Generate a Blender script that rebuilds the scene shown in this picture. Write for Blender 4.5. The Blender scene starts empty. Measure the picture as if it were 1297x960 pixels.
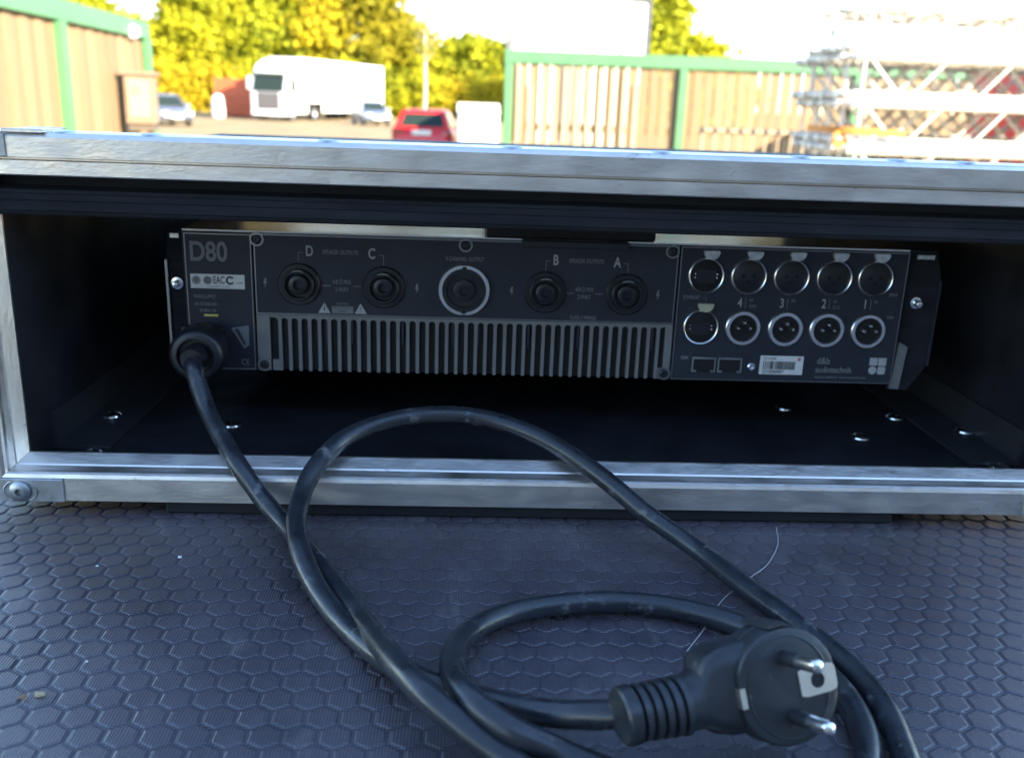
import bpy, bmesh, math, random
import numpy as np
from mathutils import Vector, Matrix
random.seed(7); rng = np.random.default_rng(7)
scn = bpy.context.scene; col = scn.collection
R = math.radians

# ------------------------------------------------------------------ camera, sky, sun, exposure
cd = bpy.data.cameras.new('camera'); cam = bpy.data.objects.new('camera', cd); col.objects.link(cam)
_r = Vector((0.9985, -0.0408, 0.0353)).normalized()
_f = Vector((0.0493, 0.957, -0.2859)).normalized()
_u = _r.cross(_f).normalized(); _r = _f.cross(_u)
m = Matrix((_r, _u, -_f)).transposed().to_4x4(); m.translation = (-0.0499, -0.4655, 0.2201)
cam.matrix_world = m
cd.sensor_fit = 'HORIZONTAL'; cd.sensor_width = 36; cd.lens = 1178.8 * 36 / 1297
cd.clip_start = 0.01; cd.clip_end = 2000
cd.dof.use_dof = True; cd.dof.focus_distance = 0.455; cd.dof.aperture_fstop = 11.0
scn.camera = cam
SUN_EL, SUN_AZ = R(21), (0.707, -0.707)
w = bpy.data.worlds.new('World'); scn.world = w; w.use_nodes = True
nt = w.node_tree; bgn = nt.nodes['Background']; sky = nt.nodes.new('ShaderNodeTexSky')
sky.sky_type = 'NISHITA'; sky.sun_disc = False; sky.sun_elevation = SUN_EL; sky.sun_rotation = R(135)
sky.air_density = 1.1; sky.altitude = 1200; sky.dust_density = 0.0; sky.ozone_density = 2.2
nt.links.new(sky.outputs[0], bgn.inputs[0]); bgn.inputs[1].default_value = 0.15
sl = bpy.data.lights.new('sun', 'SUN'); sun = bpy.data.objects.new('sun', sl); col.objects.link(sun)
sl.energy = 4.3; sl.angle = R(0.53); sl.color = (1.0, 0.88, 0.70)
sd = Vector((SUN_AZ[0] * math.cos(SUN_EL), SUN_AZ[1] * math.cos(SUN_EL), math.sin(SUN_EL)))
sun.rotation_euler = sd.to_track_quat('Z', 'Y').to_euler(); sun.location = (6, -6, 9)
scn.view_settings.view_transform = 'Standard'; scn.view_settings.look = 'None'
scn.view_settings.gamma = 1; scn.view_settings.exposure = 2.45; scn.view_settings.use_curve_mapping = False

# ------------------------------------------------------------------ helpers
def mat(name, color, rough=0.5, metal=0.0, var=0.0, vscale=8.0, bump=0.0, bscale=60.0, rvar=0.0, spec=None, objrand=0.0,
        color2=None, stretch=None, trans=0.0, coat=0.0, scuff=None):
    M = bpy.data.materials.new(name); M.use_nodes = True; t = M.node_tree; b = t.nodes['Principled BSDF']
    b.inputs['Base Color'].default_value = (*color, 1); b.inputs['Roughness'].default_value = rough
    b.inputs['Metallic'].default_value = metal
    if spec is not None: b.inputs['Specular IOR Level'].default_value = spec
    if coat: b.inputs['Coat Weight'].default_value = coat
    tc = t.nodes.new('ShaderNodeTexCoord'); mp = t.nodes.new('ShaderNodeMapping')
    t.links.new(tc.outputs['Object'], mp.inputs[0])
    if stretch: mp.inputs['Scale'].default_value = stretch
    last = None
    if var or color2:
        n = t.nodes.new('ShaderNodeTexNoise'); n.inputs['Scale'].default_value = vscale; n.inputs['Detail'].default_value = 6
        n.inputs['Roughness'].default_value = 0.65
        t.links.new(mp.outputs[0], n.inputs['Vector'])
        rp = t.nodes.new('ShaderNodeValToRGB'); rp.color_ramp.elements[0].position = 0.32; rp.color_ramp.elements[1].position = 0.68
        c2 = color2 or tuple(min(1, c * (1 + var)) for c in color)
        c1 = color if color2 else tuple(c * (1 - var) for c in color)
        rp.color_ramp.elements[0].color = (*c1, 1); rp.color_ramp.elements[1].color = (*c2, 1)
        t.links.new(n.outputs['Fac'], rp.inputs[0]); last = rp.outputs[0]
    if objrand:
        oi = t.nodes.new('ShaderNodeObjectInfo'); mr = t.nodes.new('ShaderNodeMapRange')
        mr.inputs[3].default_value = 1 - objrand; mr.inputs[4].default_value = 1 + objrand
        t.links.new(oi.outputs['Random'], mr.inputs[0])
        mx = t.nodes.new('ShaderNodeMix'); mx.data_type = 'RGBA'; mx.blend_type = 'MULTIPLY'; mx.inputs[0].default_value = 1
        if last: t.links.new(last, mx.inputs[6])
        else: mx.inputs[6].default_value = (*color, 1)
        t.links.new(mr.outputs[0], mx.inputs[7]); last = mx.outputs[2]
    if scuff:   # worn marks: (colour, scale, threshold, stretch)
        m2 = t.nodes.new('ShaderNodeMapping'); m2.inputs['Scale'].default_value = scuff[3]; m2.inputs['Rotation'].default_value = (.4, .3, .5)
        t.links.new(tc.outputs['Object'], m2.inputs[0])
        n = t.nodes.new('ShaderNodeTexNoise'); n.inputs['Scale'].default_value = scuff[1]; n.inputs['Detail'].default_value = 10; n.inputs['Roughness'].default_value = .72
        t.links.new(m2.outputs[0], n.inputs['Vector'])
        mr = t.nodes.new('ShaderNodeMapRange'); mr.inputs[1].default_value = scuff[2]; mr.inputs[2].default_value = scuff[2] + .1; mr.inputs[4].default_value = .75
        t.links.new(n.outputs['Fac'], mr.inputs[0])
        mx = t.nodes.new('ShaderNodeMix'); mx.data_type = 'RGBA'; t.links.new(mr.outputs[0], mx.inputs[0])
        if last: t.links.new(last, mx.inputs[6])
        else: mx.inputs[6].default_value = (*color, 1)
        mx.inputs[7].default_value = (*scuff[0], 1); last = mx.outputs[2]
    if last: t.links.new(last, b.inputs['Base Color'])
    if rvar:
        n = t.nodes.new('ShaderNodeTexNoise'); n.inputs['Scale'].default_value = vscale * 1.7; n.inputs['Detail'].default_value = 8
        t.links.new(mp.outputs[0], n.inputs['Vector'])
        mr = t.nodes.new('ShaderNodeMapRange'); mr.inputs[1].default_value = .3; mr.inputs[2].default_value = .7
        mr.inputs[3].default_value = max(.02, rough - rvar); mr.inputs[4].default_value = min(1, rough + rvar)
        t.links.new(n.outputs['Fac'], mr.inputs[0]); t.links.new(mr.outputs[0], b.inputs['Roughness'])
    if bump:
        n = t.nodes.new('ShaderNodeTexNoise'); n.inputs['Scale'].default_value = bscale; n.inputs['Detail'].default_value = 5
        t.links.new(mp.outputs[0], n.inputs['Vector'])
        bp = t.nodes.new('ShaderNodeBump'); bp.inputs['Strength'].default_value = bump; bp.inputs['Distance'].default_value = 0.02 / bscale * 10
        t.links.new(n.outputs['Fac'], bp.inputs['Height']); t.links.new(bp.outputs[0], b.inputs['Normal'])
    if trans:
        b.inputs['Transmission Weight'].default_value = trans
    return M

def obj(name, bm, material, parent=None, smooth=False, angle=35):
    if isinstance(bm, bmesh.types.BMesh):
        bmesh.ops.recalc_face_normals(bm, faces=bm.faces[:])
        me = bpy.data.meshes.new(name); bm.to_mesh(me); bm.free()
        if smooth:
            me.polygons.foreach_set('use_smooth', [True] * len(me.polygons))
            try: me.set_sharp_from_angle(angle=R(angle))
            except Exception: pass
    else: me = bm
    if material and not me.materials: me.materials.append(material)
    o = bpy.data.objects.new(name, me); col.objects.link(o); o.parent = parent
    return o
def tag(o, label=None, cat=None, group=None, kind=None):
    if label: o['label'] = label
    if cat: o['category'] = cat
    if group: o['group'] = group
    if kind: o['kind'] = kind
    return o
def thing(name, label, cat, loc=(0, 0, 0), rz=0, group=None):
    o = bpy.data.objects.new(name, None); o.empty_display_size = .1; col.objects.link(o); o.location = loc; o.rotation_euler = (0, 0, rz)
    return tag(o, label, cat, group)
def dup(root, loc=None, rz=None, label=None, group=None):
    def cp(o, par):
        c = o.copy(); col.objects.link(c); c.parent = par
        for ch in kids.get(o.name, []): cp(ch, c)
        return c
    kids = {}
    for o in [root] + list(root.children_recursive):
        if o.parent: kids.setdefault(o.parent.name, []).append(o)
    c = cp(root, root.parent)
    if loc is not None: c.location = loc
    if rz is not None: c.rotation_euler[2] = rz
    if label: c['label'] = label
    if group: c['group'] = group
    return c
def B(): return bmesh.new()
def box(bm, x0, x1, y0, y1, z0, z1, bev=0.0, seg=1):
    r = bmesh.ops.create_cube(bm, size=1.0); vs = r['verts']
    for v in vs:
        v.co.x = x0 if v.co.x < 0 else x1; v.co.y = y0 if v.co.y < 0 else y1; v.co.z = z0 if v.co.z < 0 else z1
    if bev:
        es = list({e for v in vs for e in v.link_edges})
        bmesh.ops.bevel(bm, geom=es, offset=bev, segments=seg, affect='EDGES', profile=.5)
    return bm
def frame_from(axis):
    a = Vector(axis).normalized(); h = Vector((0, 0, 1)) if abs(a.z) < .9 else Vector((1, 0, 0))
    e = a.cross(h).normalized(); return a, e, a.cross(e)
def lathe(bm, O, axis, prof, n=24, cap=True, fr=None, scale=(1, 1)):
    a, e, s = fr if fr else frame_from(axis); O = Vector(O); rings = []
    for t, r in prof:
        if r < 1e-7: rings.append([bm.verts.new(O + a * t)])
        else: rings.append([bm.verts.new(O + a * t + e * (r * scale[0] * math.cos(2 * math.pi * k / n)) + s * (r * scale[1] * math.sin(2 * math.pi * k / n))) for k in range(n)])
    for p, q in zip(rings, rings[1:]):
        for k in range(n):
            k2 = (k + 1) % n
            if len(p) == 1 and len(q) == 1: continue
            if len(p) == 1: bm.faces.new((p[0], q[k], q[k2]))
            elif len(q) == 1: bm.faces.new((p[k], q[0], p[k2]))
            else: bm.faces.new((p[k], q[k], q[k2], p[k2]))
    if cap:
        for rg in (rings[0], rings[-1]):
            if len(rg) > 2: bm.faces.new(rg)
    return bm
def rod(bm, p, q, r, n=8, r2=None):
    p = Vector(p); q = Vector(q); L = (q - p).length
    return lathe(bm, p, q - p, [(0, r), (L, r2 if r2 is not None else r)], n)
def prism(bm, poly, to3, a, b):
    """poly: list of 2D points; to3(u,v,t): 3D; extruded t=a..b"""
    A = [bm.verts.new(to3(u, v, a)) for u, v in poly]; Bv = [bm.verts.new(to3(u, v, b)) for u, v in poly]
    n = len(poly)
    for k in range(n): bm.faces.new((A[k], A[(k + 1) % n], Bv[(k + 1) % n], Bv[k]))
    bm.faces.new(A); bm.faces.new(Bv[::-1]); return bm
def ring_poly(cx, cz, r, n, a0=0, a1=2 * math.pi):
    return [(cx + r * math.cos(a0 + (a1 - a0) * k / n), cz + r * math.sin(a0 + (a1 - a0) * k / n)) for k in range(n + (0 if a1 - a0 >= 6.28 else 1))]
def catmull(P, sub=10):
    P = [Vector(p) for p in P]; P = [P[0] * 2 - P[1]] + P + [P[-1] * 2 - P[-2]]; out = []
    for i in range(1, len(P) - 2):
        p0, p1, p2, p3 = P[i - 1:i + 3]
        for k in range(sub):
            t = k / sub
            out.append(.5 * ((2 * p1) + (p2 - p0) * t + (2 * p0 - 5 * p1 + 4 * p2 - p3) * t * t + (3 * p1 - p0 - 3 * p2 + p3) * t ** 3))
    out.append(P[-2]); return out
def smooth_path(pts, it=2):
    for _ in range(it):
        pts = [pts[0]] + [(pts[i - 1] + pts[i] * 2 + pts[i + 1]) / 4 for i in range(1, len(pts) - 1)] + [pts[-1]]
    return pts
def tube(bm, pts, r, n=12):
    pts = [Vector(p) for p in pts]; N = None; rings = []
    for i, p in enumerate(pts):
        t = (pts[min(i + 1, len(pts) - 1)] - pts[max(i - 1, 0)]).normalized()
        if N is None: N = frame_from(t)[1]
        N = (N - t * N.dot(t)).normalized(); b = t.cross(N); rr = r(i / (len(pts) - 1)) if callable(r) else r
        rings.append([bm.verts.new(p + (N * math.cos(2 * math.pi * k / n) + b * math.sin(2 * math.pi * k / n)) * rr) for k in range(n)])
    for p, q in zip(rings, rings[1:]):
        for k in range(n): bm.faces.new((p[k], p[(k + 1) % n], q[(k + 1) % n], q[k]))
    bm.faces.new(rings[0]); bm.faces.new(rings[-1]); return bm

# ------------------------------------------------------------------ materials
M = {}
def alu(name, color, rough, stretch):
    m_ = mat(name, color, rough, 1.0, var=.09, vscale=34, rvar=.10, bump=.2, bscale=260, stretch=stretch, scuff=((.26, .25, .24), 95, .62, (.7, 1.4, 1.4)))
    return m_
M['alu'] = alu('brushed_aluminium', (.74, .68, .62), .43, (.8, 2, 2))
M['alu_v'] = alu('brushed_aluminium_upright', (.74, .68, .62), .43, (2, 2, .8))
M['alu_dark'] = mat('zinc_bracket', (.45, .45, .45), .5, 1.0, var=.3, vscale=60, rvar=.15, bump=.2, bscale=150)
M['steel'] = mat('bright_steel', (.75, .75, .76), .25, 1.0, var=.1, vscale=90, rvar=.08)
M['steel_dull'] = mat('dull_steel', (.42, .42, .43), .4, 1.0, var=.2, vscale=90, rvar=.1)
M['chrome'] = mat('nickel_ring', (.82, .80, .78), .3, 1.0, var=.1, vscale=80)
M['blackply'] = mat('black_phenolic_panel', (.014, .014, .017), .6, 0, spec=.22, var=.4, vscale=20, rvar=.12, bump=.1, bscale=300, scuff=((.07, .065, .06), 30, .66, (1, .3, 1)))
M['gloss'] = mat('black_gloss_panel', (.015, .016, .018), .16, 0, var=.3, vscale=20, rvar=.05)
M['rail'] = mat('black_steel_rail', (.035, .035, .038), .45, .3, var=.2, vscale=30)
M['foam'] = mat('black_foam', (.015, .016, .020), .85, 0, spec=.25, var=.4, vscale=120, bump=.35, bscale=500, stretch=(.2, 1, 1))
M['amp'] = mat('anthracite_powder_coat', (.020, .023, .032), .55, 0, spec=.35, var=.15, vscale=40, bump=.12, bscale=900)
M['ampedge'] = mat('bare_edge', (.30, .30, .30), .4, 1.0)
M['amptop'] = mat('zinc_cover', (.66, .62, .56), .2, 1.0, var=.1, vscale=30, rvar=.05, stretch=(.2, 1, 1))
M['grille'] = mat('grey_vent_plate', (.17, .165, .16), .5, .2, var=.12, vscale=60)
M['plastic'] = mat('black_plastic', (.011, .012, .015), .4, 0, var=.2, vscale=80)
M['void'] = mat('dark_cavity', (.004, .004, .005), .8)
M['print'] = mat('grey_print', (.34, .34, .34), .6, var=.1, vscale=200)
M['printdim'] = mat('dim_print', (.17, .17, .175), .6)
M['label'] = mat('white_label', (.62, .60, .58), .5, var=.08, vscale=200)
M['ink'] = mat('black_ink', (.03, .03, .03), .6)
M['yellow'] = mat('yellow_mark', (.6, .5, .12), .5)
M['tab'] = mat('latch_tab', (.58, .58, .55), .35, .8, var=.25, vscale=300)
M['rubber'] = mat('cable_rubber', (.019, .021, .026), .32, 0, var=.3, vscale=45, rvar=.14, bump=.16, bscale=260, scuff=((.17, .17, .17), 75, .585, (1, 1, 1)))
M['plugrub'] = mat('plug_rubber', (.017, .019, .023), .40, 0, var=.35, vscale=55, rvar=.12, bump=.2, bscale=320, scuff=((.13, .13, .13), 80, .60, (1, 1, 1)))
M['earth'] = mat('earth_contact', (.78, .76, .70), .32, 1.0, var=.08, vscale=120)
M['brass'] = mat('nickel_pin', (.78, .77, .74), .22, 1.0, var=.1, vscale=120)

# honeycomb film: fine striations on the pads
def deck_mat():
    M_ = bpy.data.materials.new('honeycomb_film'); M_.use_nodes = True; t = M_.node_tree; b = t.nodes['Principled BSDF']
    tc = t.nodes.new('ShaderNodeNewGeometry')
    n = t.nodes.new('ShaderNodeTexNoise'); n.inputs['Scale'].default_value = 13; n.inputs['Detail'].default_value = 10; n.inputs['Roughness'].default_value = .7
    t.links.new(tc.outputs['Position'], n.inputs['Vector'])
    rp = t.nodes.new('ShaderNodeValToRGB'); rp.color_ramp.elements[0].position = .3; rp.color_ramp.elements[1].position = .75
    rp.color_ramp.elements[0].color = (.030, .024, .032, 1); rp.color_ramp.elements[1].color = (.082, .066, .078, 1)
    t.links.new(n.outputs['Fac'], rp.inputs[0])
    # pale scuffs
    mp = t.nodes.new('ShaderNodeMapping'); mp.inputs['Scale'].default_value = (1, .35, 1); mp.inputs['Rotation'].default_value = (0, 0, R(-35))
    t.links.new(tc.outputs['Position'], mp.inputs[0])
    n2 = t.nodes.new('ShaderNodeTexNoise'); n2.inputs['Scale'].default_value = 38; n2.inputs['Detail'].default_value = 9; n2.inputs['Roughness'].default_value = .75
    t.links.new(mp.outputs[0], n2.inputs['Vector'])
    r2 = t.nodes.new('ShaderNodeValToRGB'); r2.color_ramp.elements[0].position = .55; r2.color_ramp.elements[1].position = .74
    r2.color_ramp.elements[0].color = (0, 0, 0, 1); r2.color_ramp.elements[1].color = (.5, .5, .5, 1)
    t.links.new(n2.outputs['Fac'], r2.inputs[0])
    mx = t.nodes.new('ShaderNodeMix'); mx.data_type = 'RGBA'; t.links.new(r2.outputs[0], mx.inputs[0]); t.links.new(rp.outputs[0], mx.inputs[6])
    mx.inputs[7].default_value = (.20, .19, .17, 1); t.links.new(mx.outputs[2], b.inputs['Base Color'])
    mr = t.nodes.new('ShaderNodeMapRange'); mr.inputs[1].default_value = .3; mr.inputs[2].default_value = .7; mr.inputs[3].default_value = .26; mr.inputs[4].default_value = .54; b.inputs['Specular IOR Level'].default_value = 1.0
    t.links.new(n.outputs['Fac'], mr.inputs[0]); t.links.new(mr.outputs[0], b.inputs['Roughness'])
    wv = t.nodes.new('ShaderNodeTexWave'); wv.wave_type = 'BANDS'; wv.bands_direction = 'Y'; wv.inputs['Scale'].default_value = 260; wv.inputs['Distortion'].default_value = .6
    t.links.new(tc.outputs['Position'], wv.inputs['Vector'])
    wx = t.nodes.new('ShaderNodeTexWave'); wx.wave_type = 'BANDS'; wx.bands_direction = 'X'; wx.inputs['Scale'].default_value = 260
    t.links.new(tc.outputs['Position'], wx.inputs['Vector'])
    ad = t.nodes.new('ShaderNodeMath'); ad.operation = 'ADD'; t.links.new(wv.outputs['Fac'], ad.inputs[0]); t.links.new(wx.outputs['Fac'], ad.inputs[1])
    bp = t.nodes.new('ShaderNodeBump'); bp.inputs['Strength'].default_value = .3; bp.inputs['Distance'].default_value = .0004
    t.links.new(ad.outputs[0], bp.inputs['Height']); t.links.new(bp.outputs[0], b.inputs['Normal'])
    return M_
M['deck'] = deck_mat()

# ------------------------------------------------------------------ the yard
GZ = -1.57
bm = B(); s_ = 600; vs = [bm.verts.new(p) for p in ((-s_, -s_, GZ), (s_, -s_, GZ), (s_, s_, GZ), (-s_, s_, GZ))]; bm.faces.new(vs)
tag(obj('ground', bm, mat('dusty_gravel', (.30, .20, .085), .9, var=.22, vscale=.6, bump=.4, bscale=14)), kind='structure')

# added blocker, unseen behind the camera, that keeps the sun off the platform
sh = thing('shade_blocker', 'added unseen wall behind the camera shading the platform', 'shade blocker', (6.5, -6.0, GZ))
mw = mat('blocker_cladding', (.20, .195, .19), .6, var=.1, vscale=1.5)
bm = B(); box(bm, -9, 7, -6, -.02, 0, 6.0); obj('wall', bm, mw, sh)
bm = B(); box(bm, -9.15, 7.15, -6.15, .12, 6.002, 6.15); obj('roof', bm, mat('blocker_roof_edge', (.08, .08, .085), .6), sh)
bm = B(); box(bm, -1.6, 1.6, -.018, .02, 0, 3.4); obj('blocker_door', bm, mat('blocker_door_grey', (.07, .08, .09), .5), sh)
for k in range(31):
    bm = B(); box(bm, -8.95 + k * .5, -8.75 + k * .5, -.018, .012, 3.5, 5.98); obj('blocker_rib', bm, mw, sh)

# ------------------------------------------------------------------ trees
def leafmat(name, c1, c2):
    M_ = bpy.data.materials.new(name); M_.use_nodes = True; t = M_.node_tree; b = t.nodes['Principled BSDF']
    at = t.nodes.new('ShaderNodeAttribute'); at.attribute_name = 'leaf_tone'
    mx = t.nodes.new('ShaderNodeMix'); mx.data_type = 'RGBA'; mx.inputs[6].default_value = (*c1, 1); mx.inputs[7].default_value = (*c2, 1)
    t.links.new(at.outputs['Fac'], mx.inputs[0]); t.links.new(mx.outputs[2], b.inputs['Base Color'])
    b.inputs['Roughness'].default_value = .7; b.inputs['Specular IOR Level'].default_value = .12
    tr = t.nodes.new('ShaderNodeBsdfTranslucent'); t.links.new(mx.outputs[2], tr.inputs[0])
    ms = t.nodes.new('ShaderNodeMixShader'); ms.inputs[0].default_value = .35
    t.links.new(b.outputs[0], ms.inputs[1]); t.links.new(tr.outputs[0], ms.inputs[2]); t.links.new(ms.outputs[0], t.nodes['Material Output'].inputs[0])
    return M_
LM = {'green': leafmat('leaf_yellow_green', (.18, .205, .016), (.47, .46, .024)),
      'yellow': leafmat('leaf_yellow', (.26, .27, .016), (.54, .49, .024)),
      'orange': leafmat('leaf_orange', (.36, .28, .016), (.60, .46, .024)),
      'amber': leafmat('leaf_amber', (.28, .25, .016), (.56, .44, .024)),
      'olive': leafmat('leaf_olive', (.21, .20, .016), (.42, .34, .022))}
BARK = mat('bark', (.10, .075, .05), .9, var=.3, vscale=3, bump=.5, bscale=10)
BIRCH = mat('birch_bark', (.45, .40, .30), .8, var=.25, vscale=4)
def crown_mesh(blobs, n_cl, per, size, seed):
    g = np.random.default_rng(seed)
    w_ = np.array([b[3] * b[4] * b[5] for b in blobs]); w_ = w_ / w_.sum()
    which = g.choice(len(blobs), n_cl, p=w_)
    bl = np.array(blobs)[which]
    d = g.normal(size=(n_cl, 3)); d /= np.linalg.norm(d, axis=1, keepdims=True); rad = g.uniform(.35, 1.0, (n_cl, 1)) ** .5
    c = bl[:, :3] + d * rad * bl[:, 3:]; tone = np.clip(g.normal(.45, .36, n_cl), 0, 1); cs = g.uniform(.35, .75, n_cl)
    N = n_cl * per; ci = np.repeat(np.arange(n_cl), per)
    p = c[ci] + g.normal(size=(N, 3)) * cs[ci, None] * np.array([1, 1, .7])
    a = g.normal(size=(N, 3)); a /= np.linalg.norm(a, axis=1, keepdims=True)
    b_ = np.cross(a, g.normal(size=(N, 3))); b_ /= np.linalg.norm(b_, axis=1, keepdims=True); s = (size * g.uniform(.6, 1.3, N))[:, None]
    V = np.stack([p - a * s, p + b_ * s * .5, p + a * s, p - b_ * s * .5], 1).reshape(-1, 3)
    T = np.repeat(np.clip(tone[ci] + g.normal(0, .12, N), 0, 1), 4)
    V = np.array(V, dtype=np.float32); nq = len(V) // 4
    me = bpy.data.meshes.new('crown'); me.vertices.add(len(V)); me.vertices.foreach_set('co', V.ravel())
    me.loops.add(nq * 4); me.loops.foreach_set('vertex_index', np.arange(nq * 4, dtype=np.int32))
    me.polygons.add(nq); me.polygons.foreach_set('loop_start', np.arange(nq, dtype=np.int32) * 4)
    me.update(calc_edges=True)
    at = me.attributes.new('leaf_tone', 'FLOAT', 'POINT'); at.data.foreach_set('value', np.array(T, dtype=np.float32))
    return me
def tree(name, label, x, y, top, rx, tone, seed, cat='tree', low=.08, n=430, bark=BARK, tr=.22, size=.34, group=None):
    rx *= 1.28 if y > 80 else 1.0; n = int(n * (1.45 if y > 80 else 1.2))
    g = random.Random(seed); H = top - GZ
    t = thing(name, label, cat, (x, y, GZ), 0, group)
    bm = B(); pts = [Vector((g.uniform(-.1, .1) * k, g.uniform(-.1, .1) * k, H * .86 * k / 6)) for k in range(7)]
    tube(bm, smooth_path(pts, 1), lambda s: tr * (1 - .85 * s), 8)
    for k in range(9):
        i = 2 + k % 4; p = pts[i]; a = g.uniform(0, 6.28); L = rx * g.uniform(.5, .9)
        q = p + Vector((math.cos(a) * L, math.sin(a) * L, L * g.uniform(.4, .9)))
        tube(bm, [p, (p + q) / 2 + Vector((0, 0, -.12)), q], lambda s: tr * .38 * (1 - .8 * s), 6)
    obj('trunk', bm, bark, t, True)
    blobs = []
    zl = H * low
    for k in range(7):
        zz = zl + (H - zl) * (k + .5) / 7; wd = rx * (math.sin(math.pi * min(1, .18 + .72 * (k + .5) / 7)) ** .7)
        for j in range(2):
            a = g.uniform(0, 6.28); o = wd * .42
            blobs.append((math.cos(a) * o, math.sin(a) * o, min(zz, H - 1.0), wd * g.uniform(.45, .75), wd * g.uniform(.45, .75), (H - zl) / 9))
    obj('crown', crown_mesh(blobs, n, 26, size, seed), LM[tone], t)
    return t
TG = 'trees behind the yard'
tree('broadleaf_tree', 'tall yellow-green tree rising right behind the left board fence', -33.5, 88, 13.5, 5.2, 'green', 1, group=TG)
tree('broadleaf_tree', 'tall bright yellow tree above the parked grey car', -26.5, 91, 14.5, 4.8, 'yellow', 2, group=TG)
tree('broadleaf_tree', 'broad green tree above the orange container', -20.5, 94, 13.0, 4.6, 'green', 3, group=TG)
tree('broadleaf_tree', 'lower orange-tinged tree above the white truck cab', -15.3, 93, 8.9, 3.8, 'amber', 4, group=TG)
tree('broadleaf_tree', 'tall olive tree above the rear of the white trailer', -9.4, 95, 11.5, 3.6, 'olive', 5, n=430, group=TG)
tree('broadleaf_tree', 'small ochre tree between the tall olive tree and the birch', -6.0, 97, 5.6, 2.6, 'yellow', 6, n=260, group=TG)
tree('broadleaf_tree', 'rounded green tree above the red car', -0.3, 99, 6.6, 3.4, 'green', 7, group=TG)
tree('broadleaf_tree', 'green tree beside the green fence post and the white trailer', 3.6, 98, 6.0, 3.0, 'green', 8, group=TG)
tree('broadleaf_tree', 'tall green tree right beside the white trailer above the fence', 14.0, 73, 9.6, 2.3, 'green', 9, n=330, group=TG)
tree('broadleaf_tree', 'small pointed yellow tree above the board fence', 17.6, 73.6, 5.6, 1.7, 'yellow', 10, n=170, group=TG)
tree('broadleaf_tree', 'lowest rounded tree above the board fence, against the sky', 19.9, 74, 3.9, 1.4, 'yellow', 11, n=110, group=TG)
# thin birch
bt = thing('birch_tree', 'slender half-bare birch with a pale trunk above the red car', 'tree', (-4.15, 84, GZ))
bm = B(); tube(bm, [(0, 0, 0), (.06, 0, 3), (-.05, 0, 6), (.05, 0, 8.2), (0, 0, 9.8)], lambda s: .17 * (1 - .8 * s), 8)
g = random.Random(3)
for k in range(14):
    z = 4.8 + k * .34; a = g.choice((0, 3.14)) + g.uniform(-.7, .7); L = g.uniform(.9, 1.9) * (1.1 - .5 * k / 14)
    tube(bm, [(0, 0, z), (math.cos(a) * L * .5, math.sin(a) * L * .5, z + L * .5), (math.cos(a) * L * .85, math.sin(a) * L * .85, z + L * 1.15)], lambda s: .05 * (1 - .75 * s), 5)
obj('trunk', bm, BIRCH, bt, True)
obj('crown', crown_mesh([(0, 0, 7.3, 1.4, 1.3, 2.2)], 34, 14, .22, 77), LM['olive'], bt)
SB = [(-31, 84, 3.4, 3.6, 'yellow'), (-26, 83, 2.6, 3.2, 'orange'), (-21.5, 83.5, 2.4, 3.0, 'orange'), (-17.5, 84, 3.2, 2.8, 'yellow'), (-12.5, 88, 4.4, 3.0, 'yellow'),
      (-8.2, 87, 2.6, 2.6, 'green'), (-4.6, 86.5, 2.4, 2.4, 'yellow'), (-1.2, 87, 2.2, 2.4, 'orange'), (2.4, 87, 2.0, 2.4, 'orange'), (5.6, 88, 2.6, 2.4, 'yellow')]
SL = ['yellow bush beside the wooden meter box', 'orange bush behind the parked grey car', 'orange bush left of the orange container', 'yellow bush behind the white truck cab',
      'yellow bush behind the white trailer', 'green bush between the white trailer and the red car', 'yellow bush at the foot of the birch', 'orange bush behind the red car',
      'orange bush behind the low white trailer', 'yellow bush beside the green fence post']
for k, (x, y, top, rx, tone) in enumerate(SB):
    t = thing('bush', SL[k], 'bush', (x, y, GZ), 0, 'bushes along the yard'); H = top - GZ
    bm = B(); gg = random.Random(k)
    for j in range(6):
        a = gg.uniform(0, 6.28); tube(bm, [(0, 0, 0), (math.cos(a) * .5, math.sin(a) * .5, H * .35), (math.cos(a) * 1.1, math.sin(a) * 1.1, H * .7)], lambda s: .06 * (1 - .7 * s), 5)
    obj('stem', bm, BARK, t)
    obj('crown', crown_mesh([(-rx * .4, 0, H * .4, rx * .6, rx * .5, H * .42), (rx * .4, 0, H * .38, rx * .6, rx * .5, H * .4), (0, .3, H * .55, rx * .6, rx * .5, H * .4)], 150, 24, .25, 300 + k), LM[tone], t)

# ------------------------------------------------------------------ vehicles
TYRE = mat('tyre', (.02, .02, .02), .8); RIM = mat('wheel_rim', (.55, .55, .56), .35, .9); GLASS = mat('dark_car_glass', (.02, .03, .025), .12, 0, spec=.2)
TAIL = mat('tail_lamp', (.35, .01, .01), .2, coat=.5); HEADL = mat('head_lamp', (.75, .75, .75), .15); PLATE = mat('number_plate', (.75, .72, .6), .4)
def wheel(parent, x, y, r, wd, side):
    bm = B(); lathe(bm, (x, y, r), (0, 0, 0) if 0 else (side, 0, 0), [(-wd / 2, r * .62), (-wd / 2, r * .95), (-wd * .4, r), (wd * .4, r), (wd / 2, r * .95), (wd / 2, r * .62)], 24, False)
    t = obj('tyre', bm, TYRE, parent, True)
    bm = B(); lathe(bm, (x, y, r), (side, 0, 0), [(wd * .1, 0), (wd * .34, r * .15), (wd * .3, r * .2), (wd * .2, r * .5), (wd * .44, r * .6), (wd * .44, r * .64), (wd * .1, r * .64)], 24, False)
    obj('rim', bm, RIM, t, True)
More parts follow.
